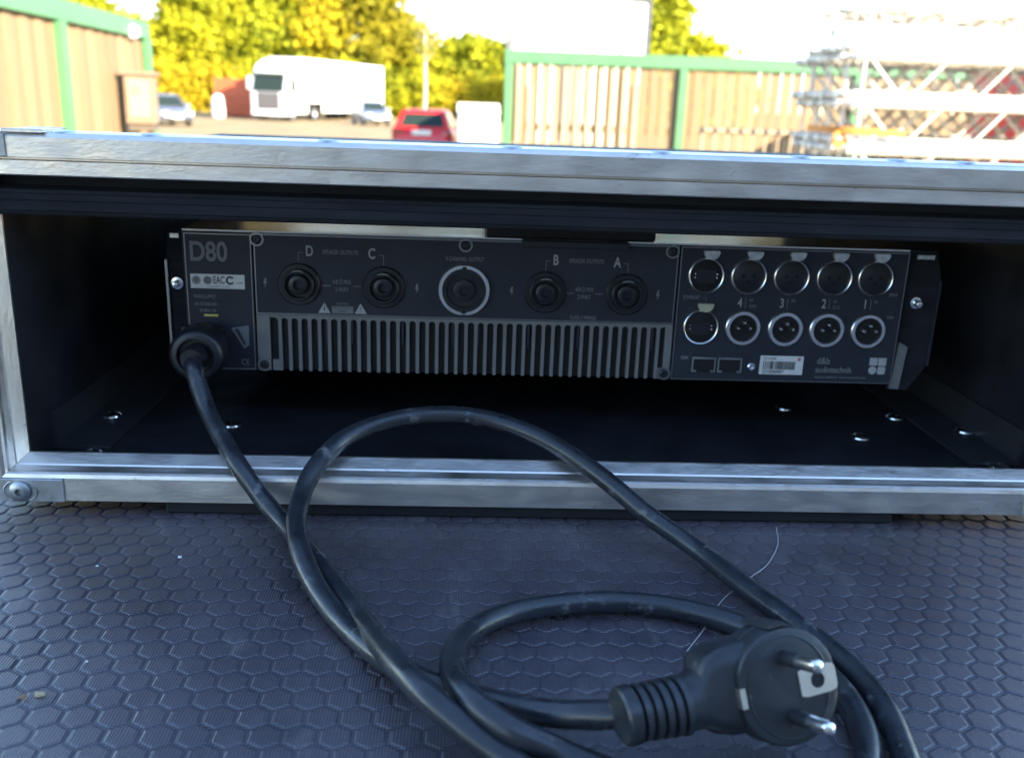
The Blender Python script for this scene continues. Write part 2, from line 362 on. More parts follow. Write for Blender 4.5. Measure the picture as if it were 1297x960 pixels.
def loft(bm, secs):
    rings = [[bm.verts.new(p) for p in s] for s in secs]; n = len(rings[0])
    for p, q in zip(rings, rings[1:]):
        for k in range(n): bm.faces.new((p[k], p[(k + 1) % n], q[(k + 1) % n], q[k]))
    bm.faces.new(rings[0]); bm.faces.new(rings[-1]); return bm
def car(name, label, loc, rz, paint, W=1.74, L=4.1, H=1.46):
    """front towards +Y, rear at -Y"""
    t = thing(name, label, 'car', loc, rz); hw = W / 2
    def sec(y, zb, zt, f):
        w1 = hw * f; pts = [(-w1 * .9, zb), (w1 * .9, zb), (w1, zb + .12), (w1, zt - .22), (w1 * .96, zt - .06), (w1 * .86, zt), (-w1 * .86, zt), (-w1 * .96, zt - .06), (-w1, zt - .22), (-w1, zb + .12)]
        return [(x, y, z) for x, z in pts]
    h = L / 2
    bm = B(); loft(bm, [sec(-h, .34, .72, .86), sec(-h + .06, .26, .86, .94), sec(-h + .22, .2, .95, .985), sec(-h + .8, .18, .97, 1), sec(.2, .18, .97, 1), sec(h - 1.1, .18, .93, 1), sec(h - .35, .2, .80, .97), sec(h - .06, .26, .66, .9), sec(h, .34, .56, .8)])
    body = obj('body', bm, paint, t, True, 50)
    def cs(y, z, wb, ztop, wt): return [(-wb, y[0], z), (wb, y[0], z), (wt, y[1], ztop), (-wt, y[1], ztop)]
    # greenhouse: a frustum with pillars, glass set proud by 4 mm
    yb0, yt0, yt1, yb1 = -h + .16, -h + .62, .35, 1.12; zb = .93; wb, wt = hw * .93, hw * .70
    bm = B(); lo = [(-wb, yb0, zb), (wb, yb0, zb), (wb, yb1, zb), (-wb, yb1, zb)]; mid = [(-wt * 1.04, yt0 - .05, H - .07), (wt * 1.04, yt0 - .05, H - .07), (wt * 1.04, yt1 + .07, H - .07), (-wt * 1.04, yt1 + .07, H - .07)]
    hi = [(-wt * .9, yt0 + .1, H), (wt * .9, yt0 + .1, H), (wt * .9, yt1 - .1, H), (-wt * .9, yt1 - .1, H)]
    loft(bm, [lo, mid, hi]); obj('roof', bm, paint, t, True, 40)
    def quad(nm, pts, mt, off):
        bm = B(); nrm = (Vector(pts[1]) - Vector(pts[0])).cross(Vector(pts[2]) - Vector(pts[0])).normalized()
        if nrm.dot(Vector(off)) < 0: nrm = -nrm
        A = [bm.verts.new(Vector(p) + nrm * .006) for p in pts]; Bq = [bm.verts.new(Vector(p) - nrm * .02) for p in pts]
        bm.faces.new(A); bm.faces.new(Bq[::-1])
        for k in range(4): bm.faces.new((A[k], A[(k + 1) % 4], Bq[(k + 1) % 4], Bq[k]))
        return obj(nm, bm, mt, t)
    def onf(a, b, c, d, u0, u1, v0, v1):
        f = lambda u, v: tuple((Vector(a) * (1 - u) + Vector(b) * u) * (1 - v) + (Vector(d) * (1 - u) + Vector(c) * u) * v)
        return [f(u0, v0), f(u1, v0), f(u1, v1), f(u0, v1)]
    quad('rear_window', onf(lo[0], lo[1], mid[1], mid[0], .1, .9, .14, .9), GLASS, (0, -1, .3))
    quad('windscreen', onf(lo[2], lo[3], mid[3], mid[2], .06, .94, .06, .94), GLASS, (0, 1, .3))
    for a, b, c, d, o in ((lo[1], lo[2], mid[2], mid[1], (1, 0, .2)), (lo[3], lo[0], mid[0], mid[3], (-1, 0, .2))):
        quad('side_window', onf(a, b, c, d, .12, .46, .08, .92), GLASS, o); quad('side_window', onf(a, b, c, d, .51, .88, .08, .92), GLASS, o)
    for s in (-1, 1):
        bm = B(); box(bm, s * hw * .66, s * hw * .93, -h + .02, -h + .3, .66, .9, .03, 2); obj('tail_light', bm, TAIL, t, True)
        bm = B(); box(bm, s * hw * .5, s * hw * .86, h - .28, h - .03, .56, .70, .03, 2); obj('headlight', bm, HEADL, t, True)
        bm = B(); box(bm, s * hw * 1.0, s * (hw + .17), .75, .86, .9, 1.04, .03, 2); obj('mirror', bm, paint, t, True)
        for yy in (-h + .78, h - .82): wheel(t, s * (hw - .09), yy, .31, .2, s)
    bm = B(); box(bm, -.27, .27, -h - .012, -h + .12, .77, .90, .006); obj('number_plate', bm, PLATE, t)
    bm = B(); box(bm, -.27, .27, h - .05, h + .014, .38, .49, .006); obj('number_plate', bm, PLATE, t)
    bm = B(); box(bm, -hw * .88, hw * .88, -h - .03, -h + .25, .27, .5, .05, 2); obj('bumper', bm, paint, t, True)
    bm = B(); box(bm, -hw * .6, hw * .6, h - .06, h + .012, .26, .36, .01); obj('grille', bm, TYRE, t)
    return t
car('parked_car', 'red hatchback seen from behind in front of the low white trailer', (-1.36, 28.9, GZ), R(-3), mat('red_paint', (.60, .016, .012), .35, coat=.25))
car('parked_car', 'grey car parked beside the wooden meter box under the orange bush', (-15.6, 49.2, GZ), R(215), mat('grey_paint', (.23, .23, .25), .2, .5, coat=.6), H=1.5)
car('parked_car', 'blue-grey car parked at the tail of the white articulated truck', (-6.5, 61.5, GZ), R(200), mat('bluegrey_paint', (.25, .28, .33), .22, .5, coat=.6), H=1.45)

WHITE = mat('white_paint', (.66, .66, .65), .45, var=.03, vscale=2)
# articulated truck, front towards local -Y
tk = thing('articulated_truck', 'white articulated lorry with long box trailer parked before the trees', 'truck', (-13.1, 62.4, GZ), R(-17.5))
def sx(y, pts): return [(x, y, z) for x, z in pts]
bm = B()
def cabsec(y, zb, zt, w_, cr): return sx(y, [(-w_ + .05, zb), (w_ - .05, zb), (w_, zb + .1), (w_, zt - cr), (w_ - cr * .6, zt), (-w_ + cr * .6, zt), (-w_, zt - cr), (-w_, zb + .1)])
loft(bm, [cabsec(0.0, .45, 1.75, 1.13, .05), cabsec(.04, .35, 1.9, 1.24, .05), cabsec(.35, .35, 2.95, 1.24, .1), cabsec(.6, .35, 3.45, 1.22, .2), cabsec(1.5, .45, 3.85, 1.2, .2), cabsec(2.1, .6, 3.85, 1.2, .2)])
obj('cab', bm, WHITE, tk, True, 40)
bm = B(); v = [bm.verts.new(p) for p in ((-1.08, -.05, 1.82), (1.08, -.05, 1.82), (1.06, .21, 2.78), (-1.06, .21, 2.78))]; v2 = [bm.verts.new(q.co + Vector((0, .05, 0))) for q in v]
bm.faces.new(v); bm.faces.new(v2[::-1]); [bm.faces.new((v[k], v[(k + 1) % 4], v2[(k + 1) % 4], v2[k])) for k in range(4)]; obj('windscreen', bm, GLASS, tk)
bm = B(); box(bm, -.80, .80, -.04, .05, .70, 1.76, .02); gr = obj('grille', bm, mat('dark_grille', (.10, .09, .09), .5), tk)
for k in range(5):
    bm = B(); box(bm, -.74, .74, -.055, -.041, .82 + k * .17, .90 + k * .17); obj('grille_slat', bm, mat('slat_grey%d' % k, (.09, .08, .08), .4), gr)
bm = B(); box(bm, -1.22, 1.22, -.07, .06, .32, .68, .04, 2); obj('bumper', bm, WHITE, tk, True)
bm = B(); box(bm, -1.15, 1.15, .02, .32, 2.82, 2.96, .03); obj('sun_visor', bm, mat('visor', (.05, .06, .05), .4), tk)
for s in (-1, 1):
    bm = B(); box(bm, s * .75, s * 1.12, -.085, -.03, .42, .62, .03, 2); obj('headlight', bm, HEADL, tk, True)
    bm = B(); box(bm, s * 1.28, s * 1.5, .1, .22, 1.95, 2.7, .03, 2); obj('mirror', bm, WHITE, tk, True)
    bm = B(); box(bm, s * 1.2, s * 1.246, .7, 1.45, 1.85, 2.65, .01); obj('side_window', bm, GLASS, tk)
    for yy in (1.0, 4.1, 10.9, 12.2, 13.5): wheel(tk, s * 1.02, yy, .5, .32, s)
    bm = B(); box(bm, s * .75, s * 1.2, 1.75, 3.2, .45, 1.05, .08, 2); obj('fuel_tank', bm, WHITE, tk, True)
    bm = B(); box(bm, s * 1.17, s * 1.2, 5.2, 10.2, .55, 1.1); obj('side_skirt', bm, WHITE, tk)
bm = B(); box(bm, -.5, .5, 1.2, 15.8, .75, 1.12); obj('chassis', bm, TYRE, tk)
bm = B(); box(bm, -1.27, 1.27, 2.35, 16.0, 1.15, 4.0, .05, 2); bx_ = obj('trailer_box', bm, WHITE, tk)
for k in range(9):
    bm = B(); box(bm, 1.272, 1.285, 2.5 + k * 1.66, 2.56 + k * 1.66, 1.2, 3.95); obj('trailer_rib', bm, WHITE, bx_)
TRIM = mat('grey_trim', (.09, .09, .095), .6)
# tall box trailer behind the board fence
tb = thing('box_trailer', 'tall plain white box trailer standing behind the right board fence', 'trailer', (2.03, 18.8, GZ))
bm = B(); box(bm, -1.32, 1.32, 0, 3.2, .95, 3.70, .05, 2); bb = obj('trailer_box', bm, WHITE, tb)
for s in (-1, 1):
    bm = B(); box(bm, s * .03, s * 1.2, -.02, -.002, 1.05, 3.6); dr = obj('rear_door', bm, WHITE, bb)
    for q in (.3, .85):
        bm = B(); rod(bm, (s * q, -.045, 1.05), (s * q, -.045, 3.6), .02); obj('lock_rod', bm, WHITE, dr)
    for yy in (1.3, 2.4): wheel(tb, s * 1.05, yy, .48, .3, s)
bm = B(); box(bm, -.5, .5, .3, 3.1, .6, .93); obj('chassis', bm, TYRE, tb)
for x in (-1.335, 1.335):
    bm = B(); box(bm, x - .03, x + .03, -.03, .05, .96, 3.72, .008); obj('corner_trim', bm, TRIM, bb)
bm = B(); box(bm, -1.36, 1.36, -.035, .05, 3.722, 3.78, .008); obj('corner_trim', bm, TRIM, bb)
bm = B(); box(bm, -1.2, 1.2, -.03, .08, .5, .62); obj('bumper', bm, mat('trailer_bumper', (.3, .05, .04), .5), tb)
bm = B(); box(bm, -.4, .4, .35, .45, 0, .6); obj('landing_leg', bm, TYRE, tb)
# dark pole
bm = B(); rod(bm, (.60, 17.4, GZ), (.64, 17.4, 2.6), .06, 10, .035); box(bm, .5, .7, 17.3, 17.5, GZ, GZ + .06); tag(obj('pole', bm, mat('pole_grey', (.16, .14, .13), .6), None, True), 'thin dark grey pole beside the tall white box trailer', 'pole')
# low white trailer
lt = thing('cargo_trailer', 'low white cargo trailer with cream lid beside the red car', 'trailer', (.13, 25.7, GZ))
bm = B(); box(bm, -.56, .56, 0, 1.9, .45, 1.40, .02); obj('trailer_box', bm, WHITE, lt)
bm = B()
vs = [(-.58, -.03, 1.402), (.58, -.03, 1.402), (.58, 1.93, 1.402), (-.58, 1.93, 1.402)]; vt = [(-.57, .28, 1.69), (.57, .28, 1.69), (.57, 1.9, 1.69), (-.57, 1.9, 1.69)]
loft(bm, [vs, vt]); obj('lid', bm, mat('cream_lid', (.62, .57, .46), .5), lt)
for s in (-1, 1): wheel(lt, s * .66, 1.0, .28, .16, s)
bm = B(); box(bm, -.05, .05, -.8, 0, .48, .54); rod(bm, (0, -.7, 0), (0, -.7, .5), .025); box(bm, -.66, .66, .97, 1.03, .25, .31); box(bm, -.3, .3, .9, 1.1, .3, .46); obj('drawbar', bm, TYRE, lt)
# container
ct = thing('shipping_container', 'orange-red steel container beside the white truck cab', 'container', (-16.7, 68, GZ))
RED = mat('orange_red_paint', (.55, .10, .03), .5, var=.12, vscale=1.2)
bm = B(); box(bm, -1.22, 1.22, 0, 6, .1, 2.6); cb = obj('wall', bm, RED, ct)
for k in range(12):
    bm = B(); box(bm, -1.1 + k * .19, -1.0 + k * .19, -.04, -.001, .2, 2.5); obj('corrugation', bm, RED, cb)
for x in (-1.2, 1.2):
    for y in (0, 6):
        bm = B(); box(bm, x - .07, x + .07, y - .05, y + .05, 0, 2.66); obj('corner_post', bm, RED, ct)
# white tank
tn = thing('water_tank', 'upright white plastic tank beside the orange-red container', 'tank', (-17.0, 65.2, GZ))
bm = B(); lathe(bm, (0, 0, 0), (0, 0, 1), [(0, .36), (.06, .42), (.5, .43), (.55, .41), (.6, .43), (1.1, .42), (1.4, .33), (1.52, .16), (1.53, 0)], 24); obj('body', bm, WHITE, tn, True)
bm = B(); lathe(bm, (0, 0, 1.51), (0, 0, 1), [(0, .14), (.09, .14), (.1, .12), (.1, 0)], 16); obj('cap', bm, TYRE, tn, True)
# red container behind the trusses
rc = thing('skip_container', 'red steel container half hidden behind the truss stack', 'container', (7.35, 9.6, GZ))
RED2 = mat('red_paint_steel', (.50, .03, .025), .45, var=.15, vscale=1.5)
bm = B(); box(bm, -1.3, 1.6, 0, 1.6, .12, 2.28); rb = obj('wall', bm, RED2, rc)
for k in range(8):
    bm = B(); box(bm, -1.25 + k * .39, -1.13 + k * .39, -.05, -.001, .16, 2.2); obj('rib', bm, RED2, rb)
bm = B(); box(bm, -1.35, 1.65, -.06, 1.66, 2.282, 2.36); obj('rim', bm, RED2, rc)
bm = B(); [box(bm, x, x + .15, .1, 1.5, 0, .118) for x in (-1.1, 1.2)]; obj('skid', bm, TYRE, rc)

# ------------------------------------------------------------------ fences
WOOD = mat('weathered_board', (.20, .13, .062), .8, color2=(.26, .175, .092), vscale=3, objrand=.16, bump=.25, bscale=20, stretch=(6, 6, .5))
PALE = mat('pale_batten', (.36, .27, .15), .75, color2=(.46, .36, .22), vscale=3, objrand=.1, stretch=(6, 6, .5))
GREEN = mat('green_fence_paint', (.075, .20, .085), .5, var=.12, vscale=2)
TOP = 0.89
def fence(name, label, P0, P1, posts, face, battens=0):
    P0 = Vector(P0); P1 = Vector(P1); L = (P1 - P0).length; ang = math.atan2((P1 - P0).y, (P1 - P0).x)
    t = thing(name, label, 'fence', (P0.x, P0.y, GZ), ang); H = TOP - GZ; f = face
    n = int(L / .152); me = None
    for k in range(n):
        wv = .142; 
        if me is None:
            bm = B(); box(bm, -.071, .071, -.011, .011, .06, H - .13, .003); o = obj('board', bm, WOOD, t); me = o.data
        else: o = obj('board', me, None, t)
        o.location = (.08 + k * .152, f * (.012 * (k % 2)) + random.uniform(-.003, .003), random.uniform(-.01, .01)); o.scale[0] = random.uniform(.93, 1.0)
    bm = B(); box(bm, 0, L, -f * .075 - .03, -f * .075 + .03, .35, .45); obj('rail', bm, GREEN, t)
    bm = B(); box(bm, 0, L, -f * .075 - .03, -f * .075 + .03, 1.4, 1.5); obj('rail', bm, GREEN, t)
    bm = B(); box(bm, -.03, L, f * .045 - .03, f * .045 + .03, H - .17, H, .006); obj('top_rail', bm, GREEN, t)
    for x in posts:
        bm = B(); box(bm, x - .055, x + .055, f * .06 - .04, f * .06 + .04, 0, H - .172, .006); obj('post', bm, GREEN, t)
    for k in range(battens):
        bm = B(); z0 = 1.22 + random.uniform(-.03, .03); z1 = H - .2 - (0 if k != 1 else .25) - (0.2 if k == battens - 1 else 0)
        box(bm, .14 + k * .163, .205 + k * .163, f * .045 - .012, f * .045 + .012, z0, z1, .004)
        o = obj('batten', bm, PALE, t)
    return t
fence('board_fence', 'tall board fence with green rails behind the truss stack', (.42, 13.1, 0), (9.2, 12.66, 0), (.03, 2.44, 4.85, 7.26, 8.75), -1, 11)
fence('board_fence', 'board fence with green top rail running away beside the meter box', (-3.28, 4.2, 0), (-3.66, 10.5, 0), (.03, 1.55, 3.62, 6.22), -1)
# meter box on post
mb = thing('meter_box', 'weathered wooden meter box on a post at the end of the fence', 'box', (-3.36, 9.42, GZ), R(8))
MBW = mat('weathered_box_wood', (.20, .14, .085), .8, color2=(.28, .20, .13), vscale=6)
bm = B(); box(bm, -.135, .135, -.13, .13, 1.44, 1.90, .006); obj('case', bm, MBW, mb)
bm = B(); box(bm, -.165, .165, -.16, .15, 1.902, 1.935, .004); obj('lid', bm, MBW, mb)
bm = B(); box(bm, -.10, .10, -.145, -.131, 1.50, 1.86, .003); d_ = obj('door', bm, mat('box_door', (.33, .25, .16), .7), mb)
bm = B(); box(bm, -.06, .02, -.149, -.1455, 1.72, 1.80); obj('sticker', bm, M['yellow'], d_)
bm = B(); box(bm, -.09, -.05, -.06, .06, 0, 1.438); box(bm, .05, .09, -.06, .06, 0, 1.438); box(bm, -.12, .12, -.1, .1, 1.37, 1.4385); obj('post', bm, mat('dark_post', (.11, .085, .06), .8), mb)
# lamp on fence
lp = thing('bulkhead_lamp', 'round white lamp fixed on the green top rail of the fence', 'lamp', (-3.56, 9.85, .76))
bm = B(); lathe(bm, (0, 0, 0), (.9, -.43, 0), [(-.03, .05), (.0, .085), (.03, .085), (.055, .06), (.065, 0)], 20, True, scale=(1.1, .8)); obj('cover', bm, WHITE, lp, True)
bm = B(); lathe(bm, (0, 0, 0), (.9, -.43, 0), [(-.06, .05), (-.032, .05)], 16); obj('base', bm, M['alu_dark'], lp)

# steel barrier before the fence
ba = thing('barrier', 'low pale barrier with dark clamps along its top before the board fence', 'barrier', (2.45, 10.0, GZ), R(-1.5))
DK = mat('dark_steel', (.09, .085, .08), .5, .6)
bm = B(); rod(bm, (0, 0, 1.56), (1.5, 0, 1.56), .016); obj('rail', bm, PALE, ba); bm = B(); rod(bm, (0, 0, .2), (1.5, 0, .2), .016); obj('rail', bm, PALE, ba)
for k in range(11):
    bm = B(); rod(bm, (.03 + k * .14, 0, .2), (.03 + k * .14, 0, 1.54), .012); pt = obj('bar', bm, PALE, ba)
    bm = B(); box(bm, .005 + k * .14, .055 + k * .14, -.028, .028, 1.525, 1.59, .01); obj('clamp', bm, DK, pt)
for x in (.1, 1.4):
    bm = B(); box(bm, x - .04, x + .04, -.3, .3, 0, .03); rod(bm, (x, 0, .03), (x, 0, .2), .016); obj('foot', bm, DK, ba)

# ------------------------------------------------------------------ aluminium trusses
TA = mat('truss_aluminium', (.66, .61, .52), .5, .1, var=.06, vscale=4)
TIER = .2675; CR = .0248; CH = TIER / 2 - CR - .0005
def make_truss(L, nb, name, label, group, detail, zig=False):
    t = thing(name, label, 'truss', group=group); cz = TIER / 2
    bm = B(); lathe(bm, (0, 0, 0), (1, 0, 0), [(0, CR * .8), (.004, CR), (L - .004, CR), (L, CR * .8)], 14); ch = None
    for sy in (-1, 1):
        for sz in (-1, 1):
            if ch is None: o = obj('chord', bm, TA, t, True); ch = o.data
            else: o = obj('chord', ch, None, t)
            o.location = (0, sy * CH, cz + sz * CH)
    br = {}; joined = B()
    def brace(p, q):
        if not detail: rod(joined, p, q, .0095, 6); return
        p = Vector(p); q = Vector(q); k = round((q - p).length, 3)
        if k not in br:
            b_ = B(); lathe(b_, (0, 0, 0), (0, 0, 1), [(0, .0095), (k, .0095)], 8); o = obj('brace', b_, TA, t, True); br[k] = o.data
        else: o = obj('brace', br[k], None, t)
        o.location = p; o.rotation_euler = (q - p).to_track_quat('Z', 'Y').to_euler()
    st = (L - .1) / nb
    for sy in (-1, 1):
        if nb == 1:
            brace((.06, sy * CH, cz - CH), (.06, sy * CH, cz + CH)); brace((.08, sy * CH, cz + CH), (L - .04, sy * CH, cz - CH))
        elif zig:
            for k in range(nb): brace((.05 + k * st, sy * CH, cz + (CH if k % 2 else -CH)), (.05 + (k + 1) * st, sy * CH, cz + (-CH if k % 2 else CH)))
        else:
            for k in range(7): brace((.03 + k * .412, sy * CH, cz - CH), (.235 + k * .412, sy * CH, cz + CH))
    for sz in (-1, 1):
        brace((L - .03, -CH, cz + sz * CH), (L - .03, CH, cz + sz * CH)); brace((.03, -CH, cz + sz * CH), (.03, CH, cz + sz * CH))
        for k in range(nb):
            u = k % 2 == 0; a, b_ = .05 + k * st, .05 + (k + 1) * st
            brace((a, -CH if u else CH, cz + sz * CH), (b_, CH if u else -CH, cz + sz * CH))
    if not detail: obj('bracing', joined, TA, t)
    else: joined.free()
    return t
LONG = 'long aluminium square truss in the tall stack before the board fence'; SHORT = 'short aluminium truss section at the end of the tall truss stack'
pl = make_truss(2.9, 12, 'long_truss', LONG, 'stacked long trusses', True)
ps = make_truss(.335, 1, 'short_truss', SHORT, 'stacked short truss sections', True)
pl3 = make_truss(2.9, 12, 'long_truss', LONG, 'stacked long trusses', True, True)
pl2 = make_truss(2.9, 12, 'long_truss', LONG, 'stacked long trusses', False)
ps2 = make_truss(.335, 1, 'short_truss', SHORT, 'stacked short truss sections', False)
ROT = R(3.2); ux = Vector((math.cos(ROT), math.sin(ROT), 0)); uy = Vector((-math.sin(ROT), math.cos(ROT), 0))
O0 = Vector((2.172, 5.28, GZ)); fl = {}
TN = ['topmost', 'second highest', 'third highest', 'fourth highest', 'middle', 'fourth lowest', 'third lowest', 'second lowest', 'lowest']; RN = ['first', 'second', 'third', 'fourth']
shift = [0, .03, .05, .08]
for c in range(4):
    for k in range(9):
        hid = k < 5
        if c == 3 and (k == 8): continue
        dx = shift[c] + (random.uniform(-.05, .03) if c else random.uniform(-.006, .006)); base = O0 + ux * dx + uy * (c * (TIER + .012)) + Vector((0, 0, k * TIER))
        for pr, off, key in ((ps2 if hid else ps, 0, 's%d' % hid), (pl2 if hid else (pl3 if c else pl), .341, 'l%d%d' % (hid, c > 0 and not hid))):
            if hid and c > 1: continue
            o = pr if key not in fl else dup(pr)
            fl[key] = 1
            o.location = base + ux * off; o.rotation_euler = (0, R(.0), ROT)
            o['label'] = ('short aluminium truss section at the stack end, %s tier, %s row from the platform' if off == 0 else 'long aluminium square truss, %s tier of the stack, %s row from the platform') % (TN[8 - k], RN[c])
# orange lashing strap
bm = B(); z_ = GZ + 6 * TIER + .03
def flat(bm, pts, w_, th):
    for a, b_ in zip(pts, pts[1:]):
        a = Vector(a); b_ = Vector(b_); d = (b_ - a); L = d.length; d.normalize(); up = Vector((0, 0, 1)) if abs(d.z) < .8 else Vector((0, 1, 0)); n_ = d.cross(up).normalized(); up = n_.cross(d)
        vs = [bm.verts.new(p + up * (s1 * w_ / 2) + n_ * (s2 * th / 2)) for p in (a - d * .002, b_ + d * .002) for s1, s2 in ((-1, -1), (1, -1), (1, 1), (-1, 1))]
        for k in range(4): bm.faces.new((vs[k], vs[(k + 1) % 4], vs[4 + (k + 1) % 4], vs[4 + k]))
        bm.faces.new(vs[:4]); bm.faces.new(vs[4:][::-1])
pts = catmull([(2.50, 5.10, z_ + .045), (2.30, 5.09, z_ + .055), (2.16, 5.10, z_ + .06), (2.09, 5.16, z_ + .06), (2.07, 5.3, z_ + .058), (2.09, 5.6, z_ + .058)], 5)
flat(bm, pts, .04, .006)
for q in range(3):
    c0 = Vector((2.115 + q * .012, 5.12 + q * .03, z_ + .005)); flat(bm, [c0 + Vector((math.cos(a) * .045, math.cos(a) * .03, math.sin(a) * .035)) for a in [k * .45 for k in range(15)]], .03, .006)
tag(obj('lashing_strap', bm, mat('orange_webbing', (.55, .20, .03), .7, var=.15, vscale=40)), 'orange lashing strap slung around the end of the truss stack', 'strap')

# ------------------------------------------------------------------ platform with honeycomb deck
pf = thing('platform', 'black platform with honeycomb non-slip deck carrying the road case', 'platform', (0, 0, GZ))
PB = -GZ
bm = B(); box(bm, -1.0, 1.0, -.95, .95, PB - .021, PB, .002); obj('deck_panel', bm, M['deck'], pf)
for a in (((-1.0, 1.0), (-.95, -.9)), ((-1.0, 1.0), (.9, .95)), ((-1.0, -.95), (-.898, .898)), ((.95, 1.0), (-.898, .898))):
    bm = B(); box(bm, a[0][0], a[0][1], a[1][0], a[1][1], PB - .11, PB - .0215, .003); obj('edge_beam', bm, M['alu'], pf)
for x in (-.92, .92):
    for y in (-.87, .87):
        bm = B(); rod(bm, (x, y, 0), (x, y, PB - .0215), .024, 16); lg = obj('leg', bm, M['alu_v'], pf, True)
        bm = B(); lathe(bm, (x, y, 0), (0, 0, 1), [(-.0, .045), (.02, .04), (.03, .027)], 16); obj('foot', bm, TYRE, lg, True)
PITCH = .0125; RP = PITCH * math.sqrt(3) / 2; AP = PITCH * .455
def hexverts(cx, cy, z):
    h = .00042; out = []
    for rr, zz in ((AP * 1.1547, z + .0001), (AP * 1.1547 - .0004, z + h * .55), (AP * 1.1547 - .0009, z + h * .95), (AP * 1.1547 - .0016, z + h)):
        out += [(cx + rr * math.sin(R(60 * k)), cy + rr * math.cos(R(60 * k)), zz) for k in range(6)]
    return out
HF = [tuple((i * 6 + k, i * 6 + (k + 1) % 6, (i + 1) * 6 + (k + 1) % 6, (i + 1) * 6 + k)[::-1]) for i in range(3) for k in range(6)] + [tuple(range(23, 17, -1))]
hm = bpy.data.meshes.new('hexagon_pad'); hm.from_pydata(hexverts(0, 0, 0), [], HF); hm.update(); hm.materials.append(M['deck'])
cells = []
for j in range(-84, 84):
    for i in range(-78, 79):
        x = (i + (.5 if j % 2 else 0)) * PITCH; y = j * RP + .003
        if abs(x) < .985 and abs(y) < .935: cells.append((x, y))
def inview(c):
    d = Vector((c[0], c[1], 0)) - cam.matrix_world.translation; z = d.dot(_f)
    if z < .05: return None
    px = 648.5 + 1178.8 * d.dot(_r) / z; py = 480 - 1178.8 * d.dot(_u) / z
    return z if (0 < px < 1297 and 640 < py < 955 and c[1] < .0) else None
near = sorted([(inview(c), c) for c in cells if inview(c)], key=lambda q: q[0])[:300]
ns = {c for _, c in near}
for _, c in near:
    o = obj('hexagon_pad', hm, None, pf); o.location = (c[0], c[1], PB)
V = []; F = []
hv = np.array(hexverts(0, 0, PB)); 
rest = [c for c in cells if c not in ns]
VV = np.concatenate([hv + np.array([c[0], c[1], 0]) for c in rest]); 
FF = [tuple(v + 24 * i for v in f) for i in range(len(rest)) for f in HF]
me = bpy.data.meshes.new('hexagon_pads'); me.from_pydata(VV.tolist(), [], FF); me.update(); me.materials.append(M['deck'])
tag(obj('hexagon_pads', me, None, pf), kind='stuff')

# ------------------------------------------------------------------ flight case
fc = thing('flight_case', 'black rack road case with scuffed aluminium edges on the honeycomb deck', 'case', (0, 0, 0))
HX = .306; Z0 = .008; ZT = .1978
bot = [(0, .0000), (.0000, .0128), (.0007, .0147), (.0020, .0155), (.0032, .0154), (.0046, .0157), (.0078, .0169), (.0084, .0177), (.0140, .0210), (.0150, .0216), (.0165, .0216), (.0165, 0)]
bm = B()
n_ = len(bot); L_ = [bm.verts.new((-HX + d, y, Z0 + d)) for y, d in bot]; R_ = [bm.verts.new((HX - d, y, Z0 + d)) for y, d in bot]
for k in range(n_): bm.faces.new((L_[k], L_[(k + 1) % n_], R_[(k + 1) % n_], R_[k]))
bm.faces.new(L_); bm.faces.new(R_[::-1]); obj('bottom_rail', bm, M['alu'], fc)
for s in (-1, 1):
    bm = B(); L_ = [bm.verts.new((s * (HX - d), y, Z0 + d + .00015)) for y, d in bot]; R_ = [bm.verts.new((s * (HX - d), y, .1772)) for y, d in bot]
    for k in range(n_): bm.faces.new((L_[k], L_[(k + 1) % n_], R_[(k + 1) % n_], R_[k]))
    bm.faces.new(L_); bm.faces.new(R_[::-1]); obj('side_post', bm, M['alu_v'], fc)
top = [(0, .1862), (0, .1955), (.0007, .1971), (.0024, .1978), (.030, .1978), (.030, .1774), (.0018, .1774), (.0012, .1780), (.0012, .1845), (.0035, .1850), (.0035, .1857)]
bm = B(); prism(bm, top, lambda u, v, t: (t, u, v), -HX, HX); obj('top_rail', bm, M['alu'], fc)
DEP = .52
for s in (-1, 1):
    bm = B(); box(bm, s * .285, s * .3035, .0168, DEP, .0100, .1775); obj('side_panel', bm, M['blackply'], fc)
bm = B(); box(bm, -.2848, .2848, .0168, DEP, .0102, .0200); obj('floor_panel', bm, M['blackply'], fc)
bm = B(); box(bm, -.2848, .2848, .0303, DEP, .1680, .1775); obj('top_panel', bm, M['gloss'], fc)
bm = B(); box(bm, -.3033, .3033, .0304, DEP - .001, .1777, .1782); obj('top_skin', bm, M['blackply'], fc)
foam = [(.0195, .1772), (.0195, .1715), (.0105, .1700), (.0100, .1685), (.0104, .1680), (.0100, .1675), (.0100, .1650), (.0105, .1645), (.0100, .1640), (.0100, .1600), (.0106, .1595), (.0112, .1580), (.0125, .1571), (.0300, .1571), (.0300, .1772)]
bm = B(); prism(bm, foam, lambda u, v, t: (t, u, v), -.2902, .2902); obj('foam_strip', bm, M['foam'], fc)
for s in (-1, 1):
    for y in (.10, .44):
        bm = B(); lathe(bm, (s * .24, y, .0009), (0, 0, 1), [(0, .016), (.006, .018), (.0094, .018)], 20); obj('foot', bm, M['plastic'], fc, True)
bm = B(); box(bm, -.21, .19, .002, .032, .0006, .0079, .001); obj('shade_runner', bm, M['void'], fc)  # added near-black runner, puts the dark shade band under the case front
